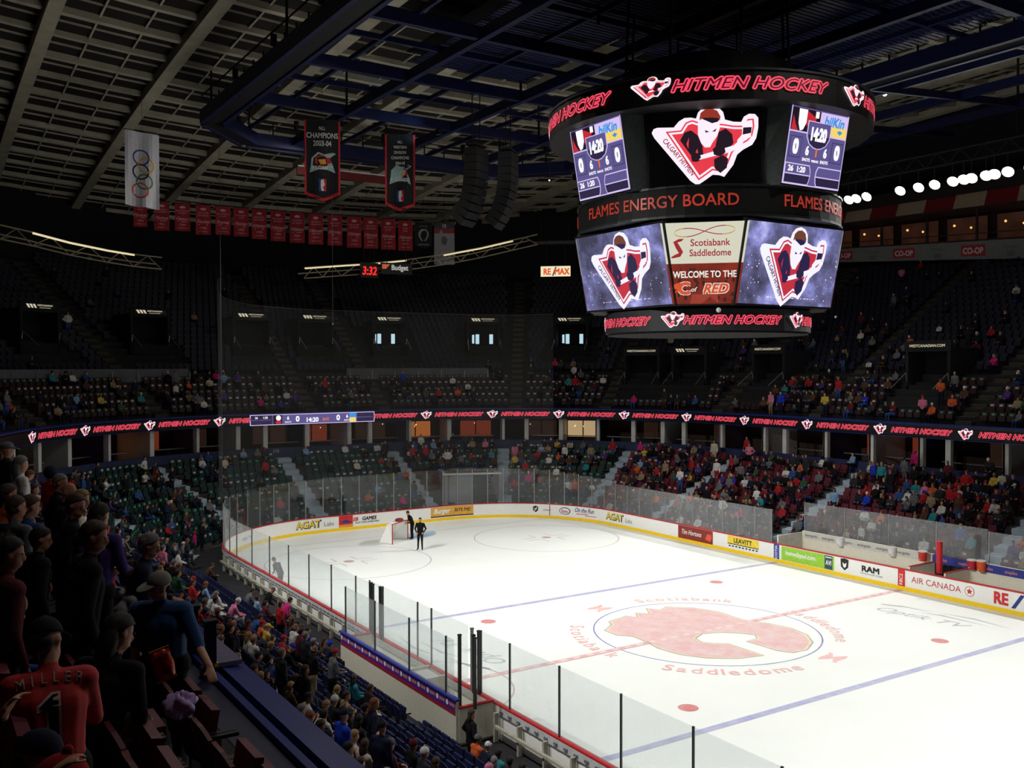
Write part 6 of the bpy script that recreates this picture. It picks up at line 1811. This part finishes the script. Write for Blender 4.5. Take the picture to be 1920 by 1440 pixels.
SEATS.sort(key=lambda c: c[0])
bulk = Bulk(); n_ind = 0; seatcnt = {}
for dep, tier, k, p, rz, a, who in SEATS:
    nearl = tier == 'lower' and p[0] < -12 and p[1] < 22
    if nearl: cn = 'navy'
    elif tier == 'lower': cn = 'maroon' if a < 32 else 'green'
    else: cn = 'maroon' if k < 5 else 'navy'
    if n_ind < 250 and not who:
        sw, num = place_words(tier, a, p[0], p[1], k, seatcnt)
        seat(p, rz, cn, uniq('empty %s folding seat in %s row of the %s, %s along' % (cn, ordw(k+1), sw.replace(' of the', ''), ordw(num))), '%s seats in the %s' % (cn, sw)); n_ind += 1
    else:
        T = Matrix.Translation(p) @ Matrix.Rotation(rz, 4, 'Z')
        mt = {'navy': seat_navy if tier == 'lower' else mat('upper_navy', (19, 23, 44), .6), 'maroon': seat_maroon if tier == 'lower' else mat('upper_maroon', (48, 24, 32), .6), 'green': seat_green}[cn]  # upper copies darkened: dimness of the upper stand put into the colour
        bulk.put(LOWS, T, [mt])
        if not who:
            if tier == 'upper' and k < 5 and (a < 79 and not 20 < a < 25): bulk.put(LOWT, T, [tag_teal if k % 2 == 0 else tag_white])
            elif tier == 'lower' and not nearl and a > 22 and a < 90 and RND.random() < .6: bulk.put(LOWT, T, [tag_teal if k % 2 == 1 else tag_white])
            elif tier == 'lower' and a <= 22 and k < 3: bulk.put(LOWT, T, [tag_teal if k % 2 == 1 else tag_white])
o = bulk.build('distant_seats'); tag(o, uniq('rows of distant folding seats with pale tags round the arena'), 'seats', None, 'stuff')

for nm, px, py in (('112', 1213, 822), ('113', 518, 831), ('114', 668, 824), ('120', 1668, 861)):
    best = None
    for i in range(0, 900):
        p, n = A(11.25, i*.1, 4.4); e = p-CAM
        if e.dot(CF) < 5: continue
        u = 960+FPX*e.dot(CR)/e.dot(CF)
        if best is None or abs(u-px) < best[0]: best = (abs(u-px), i*.1)
    m = MB(); m.text(nm, 0, 0, .24, curved(11.23, best[1], 4.4), 0, 0, .01); o = m.build('section_number', white_paint); tag(o, uniq('white section number on the blue suite parapet, %s' % {'112': 'below the corner stairs right of the tunnel', '113': 'above the empty green seats', '114': 'at the stairs left of the goal', '120': 'above the maroon far side seats'}[nm]), 'sign', 'section numbers')
# ------------------------------------------------------------------ people on the ice
from mathutils.bvhtree import BVHTree


def on_ice(px, py): return skewed(px, py, .04)


def toward(p, dx, dy): return math.atan2(dy, dx)-PI/2


def detailed(J, loc, rz, sc, mats, style, hm, label, name='person', group=None, vox=.0125, bulk=1.0, sleeve='long'):
    me, M = figure(J, vox, bulk, sleeve, True)
    o = bpy.data.objects.new(name, me); COL.objects.link(o); o.location = loc; o.rotation_euler = (0, 0, rz); o.scale = (sc,)*3
    for i, mt in enumerate(mats): me.materials[i] = mt
    hme = hair_mesh(M, style, 22); hme.materials[0] = hm
    if style in ('short', 'long'):
        for v in hme.vertices: v.co += Vector((RND.uniform(-1, 1), RND.uniform(-1, 1), RND.uniform(-1, 1)))*.0045
    h = bpy.data.objects.new('hair' if style in ('short', 'long', 'bald') else {'cap': 'cap', 'capback': 'cap', 'hood': 'hood', 'beanie': 'knit_hat'}[style], hme); COL.objects.link(h); h.parent = o
    if style in ('cap', 'capback', 'beanie'):
        h2 = hair_mesh(M, 'bald', 16); h2.materials[0] = hairm('dark'); q = bpy.data.objects.new('hair', h2); COL.objects.link(q); q.parent = o
    # eyes and mouth
    e = MB()
    for s in (-1, 1): e.ball((0, 0, 0), (.013, .008, .007), 8, 0, M @ Matrix.Translation((s*.03, .083, .018)))
    e.build('eyes', mat('eye_dark', (30, 24, 22), .3), o)
    e = MB(); e.ball((0, 0, 0), (.024, .006, .006), 8, 0, M @ Matrix.Translation((0, .083, -.062))); e.build('mouth', mat('lips', (140, 80, 72), .6), o)
    tag(o, uniq(label), 'person', group); return o, me, M


p = on_ice(788, 1031)
jac = [skins[0], cloth('black'), cloth('black'), shoe_m]
detailed(standing(0, 'pocket', (0, 1, 0)), p, toward(p, -.6, -.8), 1.08, jac, 'short', hairm('dark'), 'person in black tracksuit standing on the ice beside the goal, hands in pockets', 'person', None, .02)
p = on_ice(773, 1011)
detailed(standing(.38, 'front', (0, 1, -.3)), p, toward(p, -.95, .1), 1.05, jac, 'short', hairm('dark'), 'person in black leaning over the top of the goal', 'person', None, .02)
r = ray(526, 1078); t = (-12.35-CAM.x)/r.x
detailed(standing(.55, 'front', (0, 1, -.3)), (-12.35, CAM.y+r.y*t, .04), toward(p, -.5, .85), .98, jac, 'beanie', cloth('black'), 'person in black bending on the ice against the near boards', 'person', None, .02)
r = ray(1003, 890); tq2 = (33.6-CAM.y)/r.y; pp = CAM+r*tq2
person('hold', (pp.x, 33.9, .05), PI, 'black', 'black', 'short', 'dark', 'person in black standing in the tunnel mouth behind the far end glass')
for i, (px, py, top, hd, hc, words2) in enumerate([(1411, 990, 'navy', 'short', 'dark', 'navy and red jacket crouched at the left end of the far bench'), (1570, 990, 'yellow', 'short', 'fair', 'x')][:1]):
    r = ray(px, py); t = (13.9-CAM.x)/r.x; person('stoop', (13.9, CAM.y+r.y*t, .3), PI/2, top, 'black', hd, hc, 'person in '+words2)

# ------------------------------------------------------------------ people and seats round the camera on the near balcony
def upper_floor(X):
    d = -X-12.99
    k = int((d-12.05)//.82) if d >= 12.05 else -1
    return 7.3+.5*k if k >= 0 else 7.3


FWD, RGT = Vector((CF.x, CF.y, 0)).normalized(), Vector((CR.x, CR.y, 0)).normalized()


def dirc(f_, r_):
    v = FWD*f_+RGT*r_; return math.atan2(v.y, v.x)-PI/2


def fg(px, py, t, J, rz, mats, style, hm, label, bulk=1.05, sleeve='long', vox=.014):
    """place a figure so that its head is where the photograph shows it, feet on its terrace"""
    hx, hy, hz = J['head']; c, s = math.cos(rz), math.sin(rz)
    for q in sorted([i*.02 for i in range(-12, 13)], key=abs):
        h = CAM+ray(px, py)*(t*(1+q)); X = h.x-(hx*c-hy*s); zf = upper_floor(X); sc = (h.z-zf)/hz
        X, Y = h.x-(hx*c-hy*s)*sc, h.y-(hx*s+hy*c)*sc
        if .86 < sc < 1.12 and upper_floor(X) == zf: break
    else:
        h = CAM+ray(px, py)*t; sc = 1.0; X, Y = h.x-(hx*c-hy*s), h.y-(hx*s+hy*c); zf = h.z-hz
    o, me, M = detailed(J, (X, Y, zf), rz, sc, mats, style, hm, label, 'person', None, vox, bulk, sleeve)
    o['_sc'] = sc; del o['_sc']
    return o, me, M


def decal(o, me, text_fn, mats, name, back=True, y0=0.0, z0=0.0, tilt=0.0):
    """print on clothing: artwork thrown along local y onto the body and kept 4 mm off it"""
    bvh = BVHTree.FromPolygons([v.co for v in me.vertices], [tuple(p_.vertices) for p_ in me.polygons])
    m = MB()
    ct, st_ = math.cos(tilt), math.sin(tilt)

    def mp(x, y, l=0.0):
        px_ = x*ct-y*st_; pz_ = x*st_+y*ct
        a = Vector((px_ if back else -px_, y0-.8 if back else y0+.8, z0+pz_)); hit = bvh.ray_cast(a, Vector((0, 1 if back else -1, 0)))
        if hit[0] is None: return Vector((a.x, y0, a.z))
        return hit[0]+hit[1]*(.002+l)
    text_fn(m, mp); m.build(name, mats, o)


black_c, navy_c, char_c, grey_c = cloth('black'), cloth('navy'), cloth('charcoal'), cloth('grey')
bl = [skins[1], black_c, black_c, shoe_m]
jersey_red = mat('jersey_red', (176, 26, 30), .75, vary=.15, scale=8)
fo_, fm_, _ = fg(88, 1204, 5.15, seated(.3, 'lap', (.7, 1, -.1)), dirc(1, -.6), [skins[1], jersey_red, black_c, shoe_m], 'cap', black_c, 'person in red numbered hockey jersey with black cap, back to the viewer', 1.06)
def j1(m, mp):
    for i, ch in enumerate('MILLER'):
        x = (i-2.5)*.058; m.text(ch, x, .175-abs(x)*.12, .048, mp, 0, 0, .01, rot=-x*.9)
    m.poly([(-.075, .075), (.0, .13), (.045, .13), (.045, -.13), (.085, -.13), (.085, -.175), (-.075, -.175), (-.075, -.13), (-.03, -.13), (-.03, .06), (-.075, .04)], mp, 0, .0, .03)
    m.poly([(-.062, .07), (.005, .118), (.033, .118), (.033, -.142), (.072, -.142), (.072, -.163), (-.062, -.163), (-.062, -.142), (-.018, -.142), (-.018, .045)], mp, 1, .003, .03)
decal(fo_, fm_, j1, [mat('jersey_white', (196, 170, 160), .7), black_c], 'jersey_number', True, 0, .80)
o2, m2, _ = fg(224, 1188, 6.3, standing(.34, 'front', (.5, 1, -.2)), dirc(.9, .25), [skins[1], black_c, black_c, shoe_m], 'long', hairm('dark'), 'person in black coat with dark brown hair reaching for a red snack bag', 1.04)
hoodie = mat('hoodie_grey', (158, 160, 166), .85, vary=.12, scale=8)
o3, m3, M3 = fg(243, 1086, 8.9, standing(.2, 'down', (.5, 1, -.3)), dirc(.8, .5), [skins[0], hoodie, black_c, shoe_m], 'short', hairm('dark'), 'young person in grey hooded top standing beside the blue-shirted one')
m = MB(); m.ball((0, 0, 0), (.13, .1, .07), 14, 0, M3 @ Matrix.Translation((0, -.09, -.17))); m.build('hood', hoodie, o3)
Jb = standing(.16, 'down', (.9, .7, -.7)); Jb.update(elb_l=(-.34, .14, 1.12), wri_l=(-.5, .34, 1.0), hand_l=(-.55, .42, .94))
tee = mat('tee_blue', (18, 62, 112), .8, vary=.12, scale=7)
fg(298, 1100, 8.4, Jb, dirc(-.95, .0), [skins[2], tee, black_c, shoe_m], 'cap', mat('cap_grey', (120, 118, 112), .8), 'person in blue t-shirt and grey cap with one hand on the balcony rail', 1.2, 'short')
fg(281, 1024, 9.9, standing(.15, 'front', (.2, 1, -.5)), dirc(.3, .9), [skins[1], navy_c, black_c, shoe_m], 'short', hairm('grey'), 'person with grey hair in dark navy coat behind the grey hooded one', 1.15)
fg(178, 1008, 7.7, standing(.14, 'down', (.5, 1, -.4)), dirc(.55, .8), bl, 'short', hairm('brown'), 'tall person in long black coat and glasses in the balcony aisle', 1.18)
fg(78, 1012, 7.9, standing(.12, 'down', (.5, 1, -.5)), dirc(.7, .7), [skins[1], black_c, char_c, shoe_m], 'short', hairm('dark'), 'person in black jacket with pale piping near the picture edge of the balcony', 1.2)
fg(143, 950, 9.7, standing(.1, 'pocket', (.9, 1, -.2)), dirc(.5, .85), bl, 'short', hairm('brown'), 'broad person in black sweater with brown hair, profile toward the ice', 1.25)
fg(188, 968, 9.3, standing(.1, 'front', (.2, 1, -.3)), dirc(.9, .2), [skins[2], cloth('purple'), black_c, shoe_m], 'long', hairm('dark'), 'person in purple top with long dark hair behind the coat wearer', 1.05)
fg(153, 938, 11.0, standing(.14, 'front', (.6, 1, -.5)), dirc(.4, .9), [skins[2], cloth('cream'), black_c, shoe_m], 'short', hairm('fair'), 'person with short blond hair and cream scarf in the balcony rows', 1.05)
fg(129, 924, 11.4, standing(.14, 'down', (.6, 1, -.5)), dirc(.4, .9), bl, 'bald', hairm('grey'), 'person with thin grey hair and black jacket beside the blond one', 1.1)
fg(114, 906, 12.6, standing(.1, 'down', (.6, 1, -.3)), dirc(.5, .8), bl, 'short', hairm('grey'), 'person with grey hair in black jacket, furthest of the balcony group', 1.1)
fg(32, 952, 9.3, standing(.05, 'down', (.4, 1, 0)), dirc(.85, .4), [skins[1], grey_c, navy_c, shoe_m], 'short', hairm('brown'), 'young person in grey t-shirt with brown hair, back turned', .95, 'short')
fg(16, 928, 11.0, standing(.05, 'down', (.4, 1, 0)), dirc(.85, .4), [skins[1], cloth('orange'), navy_c, shoe_m], 'short', hairm('brown'), 'person in orange jacket at the picture edge of the balcony', 1.05)
fg(58, 950, 10.2, standing(.1, 'down', (.4, 1, 0)), dirc(.85, .4), [skins[1], cloth('blue'), navy_c, shoe_m], 'short', hairm('brown'), 'young person in blue hooded top beside the grey t-shirt', .95)
fg(20, 1148, 6.4, seated(.2, 'lap', (.6, 1, 0)), dirc(.7, .6), [skins[0], cloth('blue'), navy_c, shoe_m], 'beanie', cloth('tan'), 'person in tan knit hat and blue top in front of the red jersey', 1.0)
fg(70, 1428, 3.8, seated(.2, 'lap', (.6, 1, -.3)), dirc(.7, .7), [skins[0], navy_c, navy_c, shoe_m], 'cap', cloth('navy'), 'person in dark blue cap at the bottom edge of the photo', 1.0)
fg(112, 1492, 3.4, seated(.2, 'lap', (.6, 1, -.3)), dirc(.7, .7), [skins[0], black_c, navy_c, shoe_m], 'beanie', cloth('red'), 'person in dark red knit hat at the bottom edge beside the blue cap', 1.0)
fg(213, 1062, 9.6, standing(.15, 'front', (.4, 1, -.3)), dirc(.5, .8), [skins[1], cloth('red'), black_c, shoe_m], 'short', hairm('dark'), 'person in red jacket mostly hidden behind the grey hooded one', 1.05)
fg(20, 1040, 7.0, standing(.1, 'down', (.5, 1, 0)), dirc(.7, .6), [skins[1], cloth('maroon'), black_c, shoe_m], 'short', hairm('dark'), 'person in maroon jacket at the picture edge beside the black jacket', 1.15)
# arm of a snacker reaching in from the edge: the hand ends at the pixel the photograph shows
Ja = seated(.1, 'up', (.4, 1, -.3)); Ja.update(elb_r=(.36, .1, .72), wri_r=(.50, .32, .86), hand_r=(.54, .40, .93))
fg(-135, 1285, 3.7, Ja, dirc(.75, .66), [skins[0], black_c, navy_c, shoe_m], 'short', hairm('brown'), 'person at the very edge in black sleeves raising a hand with a snack', 1.05)


def world(px, py, t): return CAM+ray(px, py)*t


# snack bag, lilac cloth
p = world(306, 1246, 6.0); m = MB(); nx_, ny_ = 8, 10
for side in (1, -1):
    b = len(m.v)
    for i in range(nx_+1):
        for j in range(ny_+1):
            x, y = -1+2*i/nx_, -1+2*j/ny_; th = .045*(1-x**4)*(1-y**6)+.006*math.sin(9*x+5*y)*(1-y*y)
            m.v.append((x*.062*(1+.06*math.cos(y*3)), side*th*.8, y*.1+.006*math.sin(x*7)))
    for i in range(nx_):
        for j in range(ny_):
            q = b+i*(ny_+1)+j; m.f.append((q, q+1, q+ny_+2, q+ny_+1)); m.m.append(0)
root = empty('snack_bag', p, dirc(-.8, .5)+PI); root.rotation_euler.y = -.25; tag(root, uniq('shiny red and orange snack bag held by the person in black'), 'bag')
m.build('foil', mat('foil_red', (170, 52, 26), .35, .25, vary=.75, scale=22), root, True)
for zz in (.1, -.1): m = MB(); m.box((0, 0, zz), (.126, .01, .014)); m.build('crimped_edge', mat('foil_gold', (214, 140, 50), .3, .5), root)
# hand of the holder on the bag
p = world(338, 1322, 6.3); m = MB(); n_ = 22
for i in range(n_+1):
    for j in range(n_+1):
        a, b = i/n_*2*PI, (j/n_-.5)*PI; r_ = 1+.22*math.sin(4*a+3*b)+.12*math.sin(9*a-5*b)
        m.v.append((.1*r_*math.cos(b)*math.cos(a), .07*r_*math.cos(b)*math.sin(a), .075*r_*math.sin(b)))
for i in range(n_):
    for j in range(n_): q = i*(n_+1)+j; m.f.append((q, q+n_+1, q+n_+2, q+1)); m.m.append(0)
o = m.build('folded_cloth', mat('lilac_cloth', (176, 150, 206), .85, vary=.15), None, True, p); tag(o, uniq('crumpled lilac cloth lying over a balcony seat'), 'cloth')
# seats of the balcony rows in front of the camera
i = 0
for k in range(0, 3):
    d, z = UROWS[k]; y = -25.9 if k < 2 else -24.6; j = 0
    while y < -13:
        X = -12.99-d-.42; j += 1
        if abs(y+17) > .8:
            seat((X, y, z), -PI/2, 'maroon', uniq('empty maroon seat on the near balcony, %s row back, %s along' % (ordw(k+1), ordw(j))), 'maroon seats on the near balcony', j % 5 != 0)
        y += .56
# gate posts at the balcony stair and yellow edged landing
for i, (y, h) in enumerate([(-17.15, .62), (-16.35, .62)]):
    m = MB(); m.box((0, 0, h/2), (.12, .10, h)); m.box((0, 0, h+.02), (.16, .14, .04)); m.box((.0, .0, .06), (.2, .16, .1))
    o = m.build('stair_post', mat('post_navy', (14, 18, 40), .4), None, loc=(-24.66, y, 7.306)); tag(o, uniq('dark blue square post on the near balcony ledge, %s of two' % ordw(i+1)), 'post', 'posts on the balcony ledge')
m = MB(); m.box((0, 0, 0), (.28, 1.2, .05)); o = m.build('floor_landing', mat('landing_grey', (96, 90, 120), .6), None, loc=(-24.44, -16.6, 7.43)); struct(o)
m = MB(); m.box((0, 0, 0), (.05, 1.2, .06)); o = m.build('trim_yellow_edge', mat('edge_yellow', (200, 170, 30), .6), None, loc=(-24.60, -16.6, 7.43)); struct(o)
p = world(538, 1257, 7.3); m = MB(); m.box((0, 0, 0), (.07, .05, .012)); o = m.build('paper_scrap', white_paint, None, loc=(-24.47, p.y, 7.40)); tag(o, uniq('small white paper scrap on the blue balcony ledge'), 'paper')
for k in range(4):
    d, z = UROWS[k]
    m = MB(); m.box((-12.99-d-.03, -17, z+.01), (.05, 1.1, .03)); struct(m.build('trim_step_nosing', white_paint))
